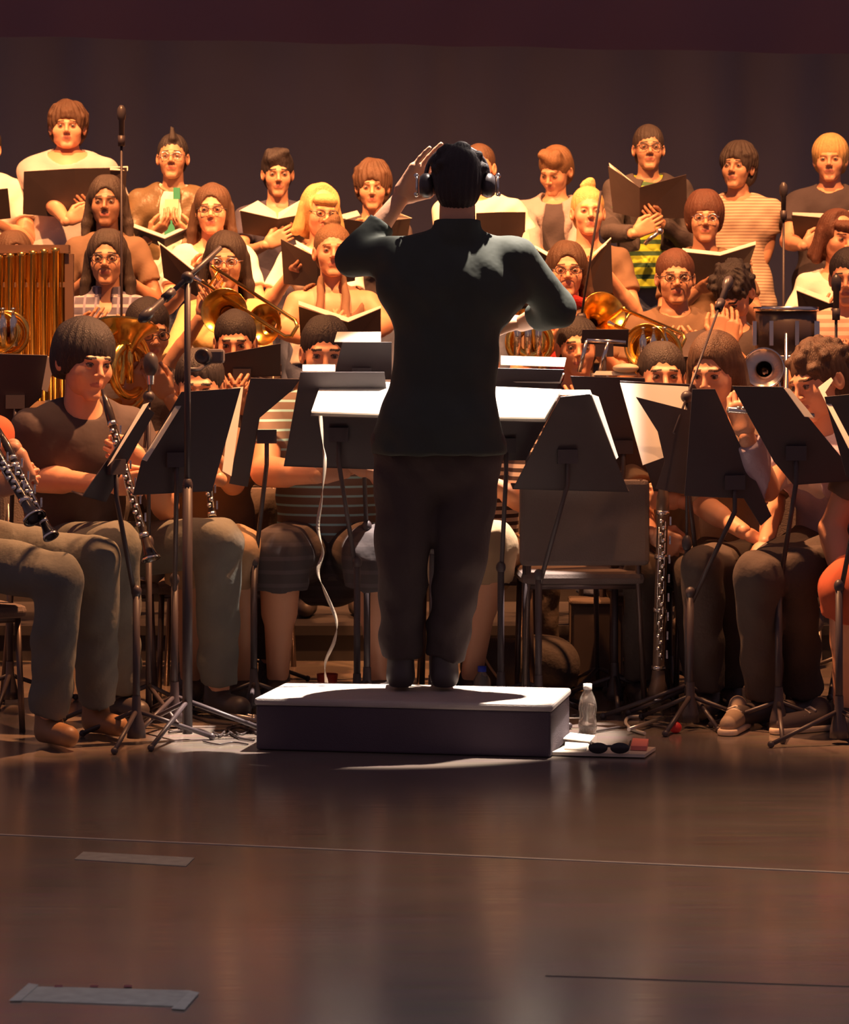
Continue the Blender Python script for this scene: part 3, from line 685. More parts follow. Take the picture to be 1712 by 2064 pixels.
def mic_stand(label, px, top, fy_d, boom=None, mic=True, group='microphone stands', rad=.009, legs=True, rot=.3, micd=None):
    """upright at pixel column px, distance fy_d; top: pixel row of the top; boom: pixel end"""
    base = V((px-856)*fy_d/F, fy_d-CD, 0); t = thing('microphone_stand', base, label, 'microphone stand', group); T = P(px, top, fy_d); m = BLACKM()
    MB().tube([base+V(0, 0, .02), V(T[0], T[1], T[2]*.55)], rad*1.25, 10).tube([V(T[0], T[1], T[2]*.5), T], rad*.8, 10).build('pole', m, t)
    MB().ball(V(T[0], T[1], T[2]*.55), (.018, .018, .03), 8).build('clutch', m, t)
    end, dr = T, V(0, 0, 1)
    if boom:
        end = P(boom[0], boom[1], boom[2] if len(boom) > 2 else fy_d); dr = nrm(end-T); MB().tube([T-dr*.18, end], rad*.65, 8).build('boom', m, t); MB().ball(T, .022, 8).build('boom_knob', m, t)
    if mic:
        k = MB().lathe([(0, .006), (0, .011), (.10, .012), (.105, .017), (.13, .020), (.15, .018), (.165, .008), (.167, 0)], end, dr, 16).build('microphone', BLACKP(), t)
        MB().lathe([(-.01, .008), (-.01, .015), (.035, .016), (.035, .010)], end, dr, 14).build('mic_clip', BLACKM(), k)
    if legs: tripod(t, base, .13, .30, m, rot)
    return t
def chair(label, c, yaw, seat_z=.46, group='orchestra chairs', pad=None, fr=None):
    c = np.array(c, float); t = thing('orchestra_chair', c, label, 'chair', group, yaw); pad = pad or mat('chair_pad', (.15, .11, .10), .85, bump=.2, bscale=200); fr = fr or mat('chair_frame', (.14, .10, .09), .35, .6)
    o = np.array([0, 0, 0.]) 
    def bd(mb, nm, m, **k):
        s = mb.build(nm, m, None, origin=(0, 0, 0), **k); s.parent = t; s.location = (0, 0, 0); return s
    bd(MB().box((0, 0, seat_z), (.45, .42, .045)), 'seat', pad, bevel=.02)
    s = MB().box((0, .235, seat_z+.205), (.47, .035, .31)); bd(s, 'backrest', pad, bevel=.03)
    for sx in (-1, 1):
        bd(MB().tube([(sx*.21, -.19, 0), (sx*.20, -.17, seat_z-.02)], .011, 8), 'leg', fr); bd(MB().tube([(sx*.22, .23, 0), (sx*.20, .19, seat_z-.02), (sx*.20, .235, seat_z+.36)], .011, 8), 'leg', fr)
    bd(MB().tube([(-.2, -.17, seat_z-.03), (.2, -.17, seat_z-.03), (.2, .19, seat_z-.03), (-.2, .19, seat_z-.03)], .009, 8, True), 'seat_frame', fr)
    return t
# ---------------------------------------------------------------- cloth and hair colours
tee_lgrey = mat('tee_light_grey', (.52, .47, .46), .9, bump=.2, bscale=30); tee_white = mat('tee_white', (.80, .72, .64), .9, bump=.2, bscale=30)
tee_black = mat('tee_black', (.060, .045, .052), .9, bump=.25, bscale=30); tee_navy = mat('tee_navy', (.055, .05, .085), .9, bump=.2, bscale=30)
charcoal = mat('shirt_charcoal', (.075, .052, .052), .85, bump=.3, bscale=22); leather = mat('leather_brown', (.17, .115, .060), .38, bump=.35, bscale=35, var=.3)
cardigan = mat('cardigan_grey', (.34, .27, .27), .95, bump=.3, bscale=60); jeans = mat('jeans_grey_blue', (.15, .145, .125), .9, bump=.3, bscale=40, var=.2)
jeans_dk = mat('jeans_dark', (.085, .06, .05), .9, bump=.3, bscale=40); khaki = mat('khaki', (.38, .25, .145), .9, bump=.25, bscale=40)
lavender = mat('lavender_knit', (.42, .34, .42), .9, bump=.3, bscale=60); tan_knit = mat('tan_knit', (.55, .38, .24), .9, bump=.3, bscale=50)
cond_top = mat('conductor_shirt', (.046, .055, .046), .85, bump=.35, bscale=18, var=.25); cond_pants = mat('conductor_trousers', (.065, .046, .042), .9, bump=.3, bscale=40, var=.2)
brown_top = mat('top_brown', (.17, .10, .06), .85, bump=.2, bscale=30); plaid = stripes('plaid_blue', (.12, .11, .17), (.42, .38, .42), .045, .3, 2, (.26, .25, .36))
polo = stripes('polo_striped', (.22, .17, .15), (.38, .78, .90), .036, .24); stripe_cream = stripes('tee_cream_stripe', (.66, .50, .36), (.36, .24, .18), .016, .4)
bw = stripes('shirt_black_white', (.07, .05, .055), (.75, .66, .58), .030, .5); green = stripes('tee_neon_green', (.50, .62, .04), (.05, .12, .05), .060, .38)
pinkst = stripes('shirt_pink_stripe', (.68, .38, .28), (.82, .66, .52), .035, .5); yellow = mat('top_cream_yellow', (.80, .60, .26), .85, bump=.2, bscale=30)
red_tee = mat('shorts_rust', (.50, .10, .04), .9); halter = mat('halter_brown', (.22, .12, .07), .8); shoe_brown = mat('shoe_brown', (.30, .15, .07), .5)
shorts_dk = stripes('shorts_dark', (.07, .055, .06), (.10, .08, .085), .05, .3); denim = mat('denim_blue', (.10, .12, .20), .9, bump=.2)
h_brown = hairmat('hair_brown', (.095, .045, .024)); h_dark = hairmat('hair_dark', (.05, .033, .028)); h_black = hairmat('hair_black', (.028, .020, .022))
h_blond = hairmat('hair_blond', (.62, .38, .14)); h_red = hairmat('hair_auburn', (.11, .038, .022)); h_lbr = hairmat('hair_light_brown', (.20, .10, .045))
GR = (.72, .40)   # riser tops
def hands_at(fx, fy, d, dx=22, show=False):
    """wrists at a folder; hands hold it from the singer's side unless one shows on the back cover"""
    if not show: return dict(wl=P(fx-dx-12, fy-8, d+.13), wr=P(fx+dx+12, fy-8, d+.13), hl=dict(dir=(.3, -.7, .1), palm=(.6, 0, .8)), hr=dict(dir=(-.3, -.7, .1), palm=(-.6, 0, .8)), curl=(.5, .5))
    return dict(wl=P(fx-dx, fy+16, d-.06), wr=P(fx+dx+26, fy-8, d+.13), hl=dict(dir=(.9, .05, .45), palm=(0, 1, .1)), hr=dict(dir=(-.3, -.7, .1), palm=(-.6, 0, .8)), curl=(.42, .5))
# ---------------------------------------------------------------- back row of the choir
D1, D2, D3 = 14.5, 13.4, 12.3
person('heavy-set young man in light grey tee with short curly brown hair, behind large black folder', P(136, 257, D1), GR[0], .05, build=1.22, hair='curly', haircol=h_brown, top=tee_lgrey, neck='wide', bottom=denim, wd=1.08, jaw=1.25, look=(.03, -.02, 0), **hands_at(150, 430, D1-.34, 16, True))
folder('large black folder held up by the man in grey tee at top left', [(48, 346), (150, 340), (155, 440), (46, 432)], [(256, 338), (150, 340), (155, 440), (250, 436)], D1-.30, off=.05, pages=[[(258, 335), (222, 336), (222, 342), (258, 344)]])
def print_patch(o, T, J):
    c = J['mid']; pm = mat('print_green', (.05, .34, .20), .8); pw = mat('print_cream', (.70, .74, .50), .8)
    s = MB(); s.box(T(c+V(.01, -.118, .02)), (.07, .02, .10)); q = s.build('shirt_print', pw, o, origin=(0, 0, 0)); q.location = (0, 0, 0)
    s = MB(); s.box(T(c+V(.01, -.120, -.075)), (.075, .02, .075)); s.box(T(c+V(.035, -.116, .10)), (.035, .02, .06)); q = s.build('shirt_print', pm, o, origin=(0, 0, 0)); q.location = (0, 0, 0)
person('young man with tall mohawk, glasses and open brown leather jacket', P(348, 318, D1), GR[0], -.05, build=.92, hair='mohawk', haircol=h_black, skin=skinB(), top=tee_white, over=leather, bottom=denim, glasses=CHROME(), look=(.05, -.05, 0), wd=.96, extra=print_patch,
       wl=P(300, 480, D1-.3), wr=P(390, 480, D1-.3), hl=dict(dir=(.6, -.1, .5), palm=(.2, .3, 1)), hr=dict(dir=(-.6, -.1, .5), palm=(-.2, .3, 1)))
folder('open songbook with white pages held by the man with the mohawk', [(266, 458), (332, 482), (332, 500), (272, 476)], [(388, 456), (332, 482), (332, 500), (384, 474)], D1-.32, off=.10, pages=[[(268, 450), (332, 474), (332, 484), (268, 458)], [(388, 448), (332, 474), (332, 484), (388, 458)]], group='songbooks')
person('young man with short dark hair looking down over an open folder of white pages', P(560, 350, D1), GR[0], .05, build=.9, hair='short', haircol=h_black, skin=skinB(), top=tee_navy, neck='v', bottom=denim, look=(.05, .10, 0), wd=.95, **hands_at(555, 478, D1-.34, 20, True))
folder('open black folder with bright white pages, held by the dark-haired man at top centre left', [(484, 425), (560, 442), (562, 482), (490, 470)], [(612, 432), (560, 442), (562, 482), (618, 484)], D1-.32, off=.12, pages=[[(520, 404), (556, 428), (560, 444), (482, 425)], [(606, 403), (562, 428), (560, 443), (612, 436)]])
person('curly-fringed singer half hidden by the conductor’s raised arm', P(751, 376, D1), GR[0], .0, build=.85, sex='f', skin=skinB(), hair='curly', haircol=h_brown, top=tee_black, bottom=denim, look=(0, .12, 0), **hands_at(752, 480, D1-.32))
folder('open folder held by the curly-fringed singer beside the raised arm', [(684, 440), (752, 450), (752, 500), (690, 492)], [(828, 440), (752, 450), (752, 500), (820, 492)], D1-.30, off=.10, pages=[[(690, 432), (720, 424), (726, 434), (684, 446)], [(778, 428), (800, 428), (830, 440), (790, 444)]])
person('man in bright white tee standing behind the conductor’s head', P(965, 338, D1), GR[0], -.1, build=1.05, hair='buzz', haircol=h_brown, top=tee_white, bottom=denim, look=(-.1, .0, 0), **hands_at(1010, 492, D1-.34))
folder('black folder held by the man in white tee, right of the conductor’s head', [(960, 430), (1010, 428), (1010, 498), (960, 500)], [(1060, 428), (1010, 428), (1010, 498), (1058, 498)], D1-.32, off=.03, pages=[[(1066, 460), (1056, 470), (1044, 505), (1070, 508)]])
person('young man with light brown hair, head bowed, grey cardigan over black tee', P(1120, 345, D1+.3), GR[0], -.15, build=1.0, skin=skinB(), hair='short', haircol=h_lbr, top=tee_black, over=cardigan, bottom=denim, look=(-.35, .42, .06), wl=P(1080, 520, D1-.3), wr=P(1150, 520, D1-.3))
person('tall bespectacled young man in black overshirt, neon green hem showing', P(1308, 300, D1), GR[0], .0, build=.95, hair='crop', haircol=h_dark, skin=skinB(), top=green, over=mat('overshirt_black', (.055, .042, .045), .85, bump=.2), bottom=denim, glasses=True, look=(0, -.05, 0), wd=.95, **hands_at(1290, 455, D1-.34, 12, True))
folder('wide dark folder spread open like wings under the tall bespectacled man', [(1226, 335), (1290, 378), (1290, 440), (1236, 428)], [(1384, 352), (1290, 378), (1290, 440), (1386, 440)], D1-.32, off=.14, pages=[[(1228, 328), (1262, 358), (1290, 378), (1230, 338)]])
tag(SDF() and MB().ball(P(1331, 466, D1-.45), .018, 8).tube([P(1300, 492, D1-.44), P(1312, 480, D1-.45), P(1331, 466, D1-.45)], .011, 8).build('bracelet', CHROME()), 'pale clasped bracelet glinting in front of the neon green shirt', 'bracelet')
person('young man with thick dark curls and narrow eyes in cream striped tee', P(1487, 338, D1), GR[0], -.25, build=1.02, hair='curly', haircol=h_dark, skin=skinB(), top=stripe_cream, bottom=denim, look=(-.15, -.08, .04), wd=.95, wr=P(1528, 560, D1-.05), er=P(1546, 490, D1+.0), wl=P(1460, 540, D1-.2))
person('blond young man with bowl-cut fringe and black tee, rightmost in back row', P(1674, 322, D1), GR[0], -.1, build=1.05, hair='bowl', haircol=h_blond, top=tee_black, bottom=denim, look=(-.1, .02, 0), **hands_at(1640, 480, D1-.34, 20, True))
folder('folder held low by the blond man, its page edges lit', [(1596, 434), (1664, 440), (1668, 500), (1604, 490)], [(1740, 430), (1664, 440), (1668, 500), (1736, 492)], D1-.32, off=.12, pages=[[(1598, 428), (1664, 430), (1664, 441), (1598, 434)], [(1740, 420), (1664, 432), (1664, 441), (1740, 432)]])
person('person in white shirt cut off by the left edge of the picture', P(-34, 300, D1), GR[0], .0, build=1.1, hair='short', top=tee_white, bottom=denim, wl=P(-70, 450, D1-.3), wr=P(-10, 450, D1-.3))
folder('black folder at the extreme left edge held by the person in white', [(-60, 384), (-20, 384), (-20, 445), (-60, 445)], [(16, 380), (-20, 384), (-20, 445), (22, 440)], D1-.32, off=.05)
# ---------------------------------------------------------------- second row
person('young woman with long brown hair and glasses in white tee, second row left', P(428, 425, D2), GR[1], .0, build=.95, sex='f', hair='long', haircol=h_brown, top=tee_white, neck='wide', bottom=denim, look=(0, -.02, 0), glasses=BLACKP(), wl=P(390, 560, D2-.3), wr=P(470, 575, D2-.3))
folder('dark folder slanting down in front of the woman in white tee', [(322, 492), (392, 548), (400, 600), (330, 560)], [(470, 520), (392, 548), (400, 600), (470, 590)], D2-.34, off=.12, pages=[[(318, 486), (392, 540), (393, 549), (322, 494)]])
person('blond singer with rounded bob and glasses beside the halter-top woman', P(647, 428, D2), GR[1], .1, build=.9, sex='f', hair='bob', haircol=h_blond, top=tee_white, neck='wide', bottom=denim, look=(.25, .12, .05), glasses=BLACKP(), **hands_at(620, 560, D2-.34))
folder('black folder with tan-lit cover held by the blond singer with the bob', [(566, 482), (640, 520), (640, 580), (572, 572)], [(720, 500), (640, 520), (640, 580), (716, 566)], D2-.34, off=.12, pages=[[(596, 484), (640, 508), (640, 520), (598, 492)]])
person('young woman with blond hair wound into a bun on top of her head', P(1186, 428, D2), GR[1], .05, build=.95, sex='f', hair='bun', haircol=h_blond, top=brown_top, neck='wide', bottom=denim, look=(.03, -.05, 0), wd=.95, **hands_at(1190, 560, D2-.32))
folder('dark folder held by the woman with the bun, pale page edge at left', [(1076, 500), (1180, 540), (1180, 600), (1090, 590)], [(1232, 482), (1180, 540), (1180, 600), (1236, 590)], D2-.36, off=.13, pages=[[(1078, 494), (1112, 512), (1112, 520), (1078, 500)], [(1232, 478), (1198, 508), (1198, 514), (1232, 484)]])
person('singer with dark auburn mop of hair and glasses, second row right', P(1421, 440, D2), GR[1], -.05, build=1.0, skin=skinB(), sex='f', hair='mop', haircol=h_red, top=brown_top, bottom=denim, glasses=CHROME(), look=(0, .02, 0), **hands_at(1440, 590, D2-.34, 18))
folder('dark folder with long lit page edge held by the auburn-haired singer', [(1376, 508), (1452, 516), (1454, 580), (1384, 570)], [(1524, 494), (1452, 516), (1454, 580), (1500, 566)], D2-.34, off=.12, pages=[[(1376, 500), (1452, 508), (1452, 517), (1376, 509)], [(1524, 486), (1452, 508), (1452, 517), (1524, 496)]])
person('long-haired singer in shadow under the large black folder at left', P(215, 408, D2), GR[1], .0, build=.9, sex='f', hair='long', haircol=h_dark, skin=skinC(), top=brown_top, neck='v', bottom=denim, wl=P(180, 560, D2-.2), wr=P(250, 560, D2-.2))
person('young woman with reddish fringe and white tee in the second row at right edge', P(1690, 480, D2), GR[1], .1, build=.9, sex='f', hair='bob', haircol=h_red, top=tee_white, neck='wide', bottom=denim, look=(.3, .15, .1), wl=P(1640, 640, D2-.3), wr=P(1740, 640, D2-.3))
folder('small dark folder with slanted white page edge at the right edge', [(1606, 586), (1672, 612), (1676, 660), (1612, 640)], [(1740, 596), (1672, 612), (1676, 660), (1736, 650)], D2-.40, off=.1, pages=[[(1606, 576), (1672, 600), (1672, 613), (1606, 588)]])
person('person with reddish-brown hair behind the chime tubes at far left', P(28, 520, D2), GR[1]-.1, .1, build=.95, sex='f', hair='long', haircol=h_brown, skin=skinB(), top=brown_top, bottom=denim, look=(.2, 0, 0))
# ---------------------------------------------------------------- front row of the choir
person('young woman with long dark hair and glasses in blue plaid shirt', P(216, 522, D3), .15, .0, build=.9, sex='f', hair='long', haircol=h_dark, skin=skinB(), top=plaid, sleeve='long', neck='collar', bottom=denim, glasses=BLACKP(), wl=P(165, 680, D3-.3), wr=P(280, 690, D3-.3))
person('woman in brown halter top with hair tied back, singing over an open folder', P(671, 508, D3), .15, .03, build=1.05, sex='f', hair='bun', haircol=h_lbr, top=halter, sleeve='halter', neck='none', bottom=denim, look=(.05, -.06, 0), wl=P(645, 690, D3-.34), wr=P(705, 690, D3-.34), el=P(574, 665, D3-.05), er=P(775, 655, D3-.05), hl=dict(dir=(.6, .1, .7), palm=(0, 1, .1)), hr=dict(dir=(-.6, .1, .7), palm=(0, 1, .1)), jaw=1.0)
folder('open black folder with thin lit page edges held by the halter-top woman', [(602, 618), (702, 650), (702, 700), (606, 690)], [(768, 622), (702, 650), (702, 700), (768, 690)], D3-.36, off=.13, pages=[[(602, 606), (702, 640), (702, 651), (602, 614)], [(768, 616), (702, 640), (702, 651), (768, 624)]])
def scarf(o, T, J):
    n = J['neckb']; s = MB(); s.tube([T(n+V(.085*math.cos(a), .0+.075*math.sin(a), .02+.012*math.sin(3*a))) for a in np.linspace(0, 2*math.pi, 19)[:-1]], .020, 8, True)
    s.tube([T(n+V(-.02, -.075, .0)), T(n+V(-.035, -.13, -.12)), T(n+V(-.05, -.15, -.26)), T(n+V(-.045, -.16, -.36))], [.022, .03, .034, .02], 8)
    q = s.build('scarf', mat('scarf_red', (.55, .03, .025), .85, bump=.5, bscale=70, var=.4), o, origin=(0, 0, 0)); q.location = (0, 0, 0)
person('bespectacled singer with long brown hair and knotted red scarf', P(1143, 546, D3), .15, .0, build=.95, sex='f', hair='long', haircol=h_brown, top=brown_top, bottom=denim, glasses=BLACKP(), jaw=.92, extra=scarf, wl=P(1110, 700, D3-.2), wr=P(1200, 700, D3-.2))
person('singer with glasses and short auburn hair standing behind the low horn player', P(1362, 560, D3), .10, .0, build=1.15, skin=skinB(), sex='f', hair='crop', haircol=h_red, top=brown_top, bottom=denim, glasses=BLACKP(), jaw=1.2, look=(0, .03, 0), wl=P(1320, 720, D3-.25), wr=P(1420, 720, D3-.25))
# ---------------------------------------------------------------- brass and percussion players
chair_spots = []
def seated(label, h, d, gz, yaw=0., seat=.5, **k):
    H = P(h[0], h[1], d); s = k.get('s', 1.); n = rotz(yaw)@V(0, .10, 0)
    hipz = max(H[2]-.64*s, seat+.07); chair_spots.append((label, H+n*.6, yaw, hipz-.10, gz)); return person(label, H, gz, yaw, 'sit', hip=(H[0]+n[0], H[1]+n[1], hipz), **k) if False else person(label, H, gz, yaw, 'sit', **k)
seated('long-haired young woman in cream top playing trombone', (455, 528), 12.0, .15, .05, build=.9, sex='f', hair='long', haircol=h_dark, skin=skinB(), top=yellow, neck='wide', sleeve='elbow', bottom=jeans_dk, glasses=CHROME(), look=(-.05, .05, 0), wl=P(405, 640, 11.75), wr=P(455, 640, 11.7))
trombone('trombone with lit slide slanting down in front of the long-haired woman', P(418, 553, 11.65), P(585, 662, 11.2), P(452, 628, 11.5), (-.1, -.95, .1))
tag(MB().lathe([(0, .02), (.04, .03), (.08, .05), (.10, .085), (.101, .087), (.095, .08), (.05, .03)], P(560, 660, 11.6), (-.5, -.8, .1), 28).build('euphonium', BRASS()), 'pale gold bell turned sideways below the halter-top woman', 'euphonium')
seated('boy with black hair and glasses peering round the tuba', (299, 668), 11.2, 0, .1, build=.95, s=1.03, hair='crop', haircol=h_black, skin=skinB(), top=tee_black, bottom=jeans_dk, glasses=BLACKP(), look=(.3, .2, .0), wl=P(260, 800, 10.95), wr=P(340, 800, 10.95))
horn('upright tuba with stacked brass tubing between the clarinettist and the boy', P(246, 745, 10.9), .16, (.02, .02, .17), (.1, .3, 1), 'tuba', 'tuba', .12, .019, yaw=1.0)
seated('boy whose eyes show above a dark music stand', (474, 690), 11.3, 0, .0, build=.95, hair='crop', haircol=h_black, top=charcoal, bottom=jeans_dk, look=(0, .2, 0), wl=P(450, 830, 11.0), wr=P(500, 830, 11.0))
seated('trumpet player with dark hair partly hidden behind a stand with wire frames', (1165, 702), 11.4, 0, .0, build=.95, hair='crop', haircol=h_black, top=charcoal, bottom=jeans_dk, wl=P(1150, 850, 11.1), wr=P(1190, 850, 11.1))
seated('dark-haired person bending over the percussion with hand raised to the face', (1478, 592), 11.9, .15, -.2, build=1.0, hair='back', haircol=h_black, top=charcoal, bottom=jeans_dk, look=(-.3, .75, 0), wl=P(1448, 690, 11.6), wr=P(1470, 700, 11.6), hl=dict(dir=(.1, .1, 1), palm=(0, .3, .2)), hr=dict(dir=(.05, .1, 1), palm=(0, .3, .2)))
seated('musician in pink striped shirt at the right edge behind the flautist', (1712, 560), 11.9, .15, -.1, build=1.05, hair='crop', haircol=h_black, top=pinkst, bottom=jeans_dk, look=(-.2, .1, 0), wl=P(1660, 740, 11.6), wr=P(1760, 740, 11.6))
horn('french horn with glowing bell right of the conductor', P(1320, 712, 11.1), .10, (-.04, -.05, .03), (-.35, -.9, .1), br=.085)
trombone('trombone pointing down right between the two seated heads', P(1250, 640, 11.7), P(1368, 690, 11.3), P(1218, 632, 11.8), (.3, -.85, .3))
horn('baritone horn glinting yellow below the conductor’s right elbow', P(1068, 690, 11.3), .085, (.0, .0, .13), (-.2, .1, 1), 'baritone_horn', 'baritone horn', .09, .016)
horn('french horn at the far left edge under the chime tubes', P(14, 672, 11.4), .085, (-.03, -.05, .0), (-.2, -.9, .2), br=.085)
# chimes
t = thing('tubular_chimes', V(P(60, 700, 11.8)[0], 11.8-CD, 0), 'golden tubular chimes hanging in a frame at the left edge', 'tubular chimes')
zt, zb = P(0, 512, 11.8)[2], P(0, 700, 11.8)[2]
for i in range(13):
    x = P(-10+i*11.3, 0, 11.8)[0]; MB().lathe([(0, .0), (0, .0155), (zt-zb+.22, .0155), (zt-zb+.225, .018), (zt-zb+.24, .018), (zt-zb+.242, 0)], (x, 11.8-CD-(.04 if i % 2 else 0), zb-.25+.003*i), (0, 0, 1), 14).build('chime_tube', BRASS(), t)
x0, x1 = P(-24, 0, 11.8)[0], P(140, 0, 11.8)[0]; fm = mat('frame_brown', (.20, .11, .07), .5)
MB().box(((x0+x1)/2, 11.8-CD, zt+.02), (x1-x0, .07, .035)).box(((x0+x1)/2, 11.8-CD, zt-.13), (x1-x0, .03, .02)).build('top_rail', fm, t)
for x in (x0, x1): MB().box((x, 11.8-CD, zt/2), (.035, .035, zt)).box((x, 11.8-CD, .03), (.05, .5, .05)).build('upright', fm, t)
# drum
t = thing('tom_drum', V(*(P(1585, 700, 11.5)*V(1, 1, 0))), 'black drum with pale lugs standing at the right behind the flute player', 'drum'); c = P(1585, 672, 11.5)
shell = MB().lathe([(-.10, 0), (-.10, .125), (.10, .125), (.10, 0)], c, (0, .0, 1), 32).build('drum_shell', mat('drum_shell_black', (.07, .05, .05), .3), t)
MB().lathe([(.09, .128), (.09, .134), (.108, .134), (.108, .0)], c, (0, .0, 1), 32).build('drum_hoop', CHROME(), t)
MB().lathe([(-.105, .128), (-.105, .134), (-.09, .134), (-.09, .128)], c, (0, .0, 1), 32).build('drum_hoop', CHROME(), t)
for i in range(8):
    a = 2*math.pi*i/8+.2; MB().box(c+V(.135*math.cos(a), .135*math.sin(a), .0), (.016, .016, .10)).build('lug', CHROME(), shell)
for i in range(3):
    a = 2*math.pi*i/3+.4; MB().tube([c+V(.13*math.cos(a), .13*math.sin(a), 0), V(c[0]+.16*math.cos(a), c[1]+.16*math.sin(a), .02)], .010, 8).build('leg', CHROME(), t)
# ---------------------------------------------------------------- woodwinds in front
grip = lambda d_, p_: dict(dir=d_, palm=p_)
S = 1.13
def sit_front(label, h, d, knees, ankles, yaw, **k):
    H = P(h[0], h[1], d); return person(label, H, 0., yaw, 'sit', kn=knees, an=ankles, s=S, vox=.008, **k)
person('seated clarinettist in charcoal tee and faded jeans, thick black hair, eyes lowered', P(172, 728, 10.1), 0., .55, 'sit', s=1.12, build=1.08, hair='mop', haircol=h_black, skin=skinA(), top=charcoal, sleeve='elbow', bottom=jeans, look=(.10, .18, .05),
       wl=P(222, 978, 9.82), el=P(62, 962, 10.1), wr=P(290, 930, 9.95), hl=grip((.8, -.1, .05), (.3, .9, .2)), hr=grip((-.7, -.3, .3), (-.3, .9, .2)), curl=(1.2, 1.2),
       hip=P(150, 1105, 10.35), kn=(P(232, 1100, 9.75), P(440, 1092, 9.98)), an=(P(245, 1395, 9.95), P(440, 1395, 10.05)), wd=1.06, vox=.008)
clarinet('clarinet played by the seated clarinettist in the charcoal tee', P(207, 785, 9.80), P(304, 1128, 9.62))
person('clarinet player in grey jeans sitting at the left edge, mostly outside the picture', P(-120, 740, 9.35), 0., .5, 'sit', s=1.1, build=1.0, hair='short', top=red_tee, bottom=jeans, shoe=shoe_brown,
       wl=P(-10, 985, 9.15), wr=P(28, 905, 9.15), el=P(-110, 1000, 9.25), er=P(-30, 930, 9.45), hl=grip((.9, -.1, .35), (.1, .95, -.1)), hr=grip((.3, -.2, -.9), (.0, .95, .1)), curl=(1.1, 1.0), hip=P(-110, 1090, 9.65), kn=(P(118, 1165, 9.15), P(195, 1130, 9.38)), an=(P(100, 1420, 9.3), P(195, 1360, 9.55)), vox=.008)
clarinet('clarinet with a wide wooden bell resting on grey jeans at left', P(-70, 800, 9.2), P(70, 1045, 8.95), .015, bell=.038, keys=True)
clarinet('slim clarinet covered in silver keys next to the wide-belled one', P(-5, 860, 9.14), P(103, 1082, 8.95), .012, bell=.026)
person('clarinet player in khaki shorts hidden behind the broad dark music stand', P(402, 778, 10.5), 0., .0, 'sit', s=1.08, build=.95, hair='crop', haircol=h_black, skin=skinB(), top=brown_top, bottom=khaki, legs='short', wl=P(440, 965, 10.2), wr=P(425, 915, 10.2), el=P(360, 960, 10.4), er=P(470, 975, 10.4), hl=grip((-.5, -.1, .3), (-.2, .9, 0)), hr=grip((-.7, 0, .1), (0, .9, .1)), curl=(1.1, 1.1),
       hip=P(440, 1110, 10.7), kn=(P(380, 1110, 10.2), P(482, 1110, 10.2)), an=(P(385, 1380, 10.4), P(490, 1370, 10.4)), vox=.008, look=(0, .2, 0))
clarinet('clarinet with bright silver keys held behind the broad dark stand', P(402, 800, 10.1), P(432, 1075, 10.0), .012, bell=.028)
person('heavy-set musician in striped polo and dark shorts, face behind sheet music', P(656, 712, 10.6), 0., -.05, 'sit', s=1.1, build=1.22, hair='crop', haircol=h_black, top=polo, sleeve='short', bottom=shorts_dk, legs='short', look=(.1, .15, 0), el=P(535, 950, 10.4), wl=P(640, 960, 10.2), er=P(790, 960, 10.4), wr=P(748, 950, 10.2), hl=grip((.8, 0, .3), (0, .9, 0)), hr=grip((-.5, 0, .3), (0, .9, 0)), curl=(1., 1.),
       hip=P(665, 1105, 10.8), kn=(P(566, 1120, 10.25), P(752, 1120, 10.25)), an=(P(560, 1395, 10.4), P(765, 1395, 10.4)), vox=.008, sh_w=.225)
person('musician in black-and-white striped shirt and khaki shorts hidden behind the conductor', P(955, 735, 10.6), 0., -.05, 'sit', s=1.08, build=1.0, hair='crop', haircol=h_black, top=bw, sleeve='elbow', bottom=khaki, legs='short', er=P(1056, 1010, 10.5), wr=P(990, 975, 10.3), wl=P(930, 975, 10.3), curl=(1., 1.),
       hip=P(960, 1110, 10.8), kn=(P(905, 1110, 10.3), P(992, 1102, 10.25)), an=(P(900, 1385, 10.4), P(950, 1380, 10.4)), vox=.008, sh_w=.20)
person('bass clarinet player in tan shirt hidden behind the bright-papered stand', P(1335, 760, 10.5), 0., .05, 'sit', s=1.05, build=1.0, hair='crop', haircol=h_dark, top=khaki, sleeve='elbow', bottom=jeans_dk, wl=P(1312, 1075, 10.15), wr=P(1372, 1010, 10.2), el=P(1285, 985, 10.4), hl=grip((.8, -.2, -.4), (.2, .9, .1)), hr=grip((-.7, -.2, .1), (0, .9, .1)), curl=(1.1, 1.),
       hip=P(1330, 1130, 10.8), kn=(P(1300, 1160, 10.3), P(1400, 1160, 10.3)), an=(P(1290, 1390, 10.4), P(1410, 1390, 10.4)), vox=.008)
clarinet('tall bass clarinet crusted with silver keys standing on the floor', P(1338, 960, 10.05), P(1326, 1408, 10.1), .020, cat='bass clarinet', bell=.030, group=None, m=mat('bass_clarinet_body', (.20, .13, .09), .3, .3))
person('wavy-haired musician in tan knit cardigan behind the curved black stand', P(1440, 748, 10.3), 0., -.25, 'sit', s=1.08, build=.95, sex='f', hair='long', haircol=h_brown, top=tan_knit, sleeve='elbow', bottom=jeans_dk, look=(-.2, .25, 0), wl=P(1500, 1072, 9.95), wr=P(1545, 1095, 9.9), el=P(1420, 1020, 10.2), er=P(1560, 1010, 10.2), hl=grip((.8, 0, -.4), (0, .3, -1)), hr=grip((-.3, -.5, -.5), (0, .3, -1)), curl=(.4, .4),
       hip=P(1490, 1120, 10.5), kn=(P(1415, 1145, 9.9), P(1450, 1140, 10.0)), an=(P(1425, 1430, 10.0), P(1470, 1420, 10.2)), vox=.008)
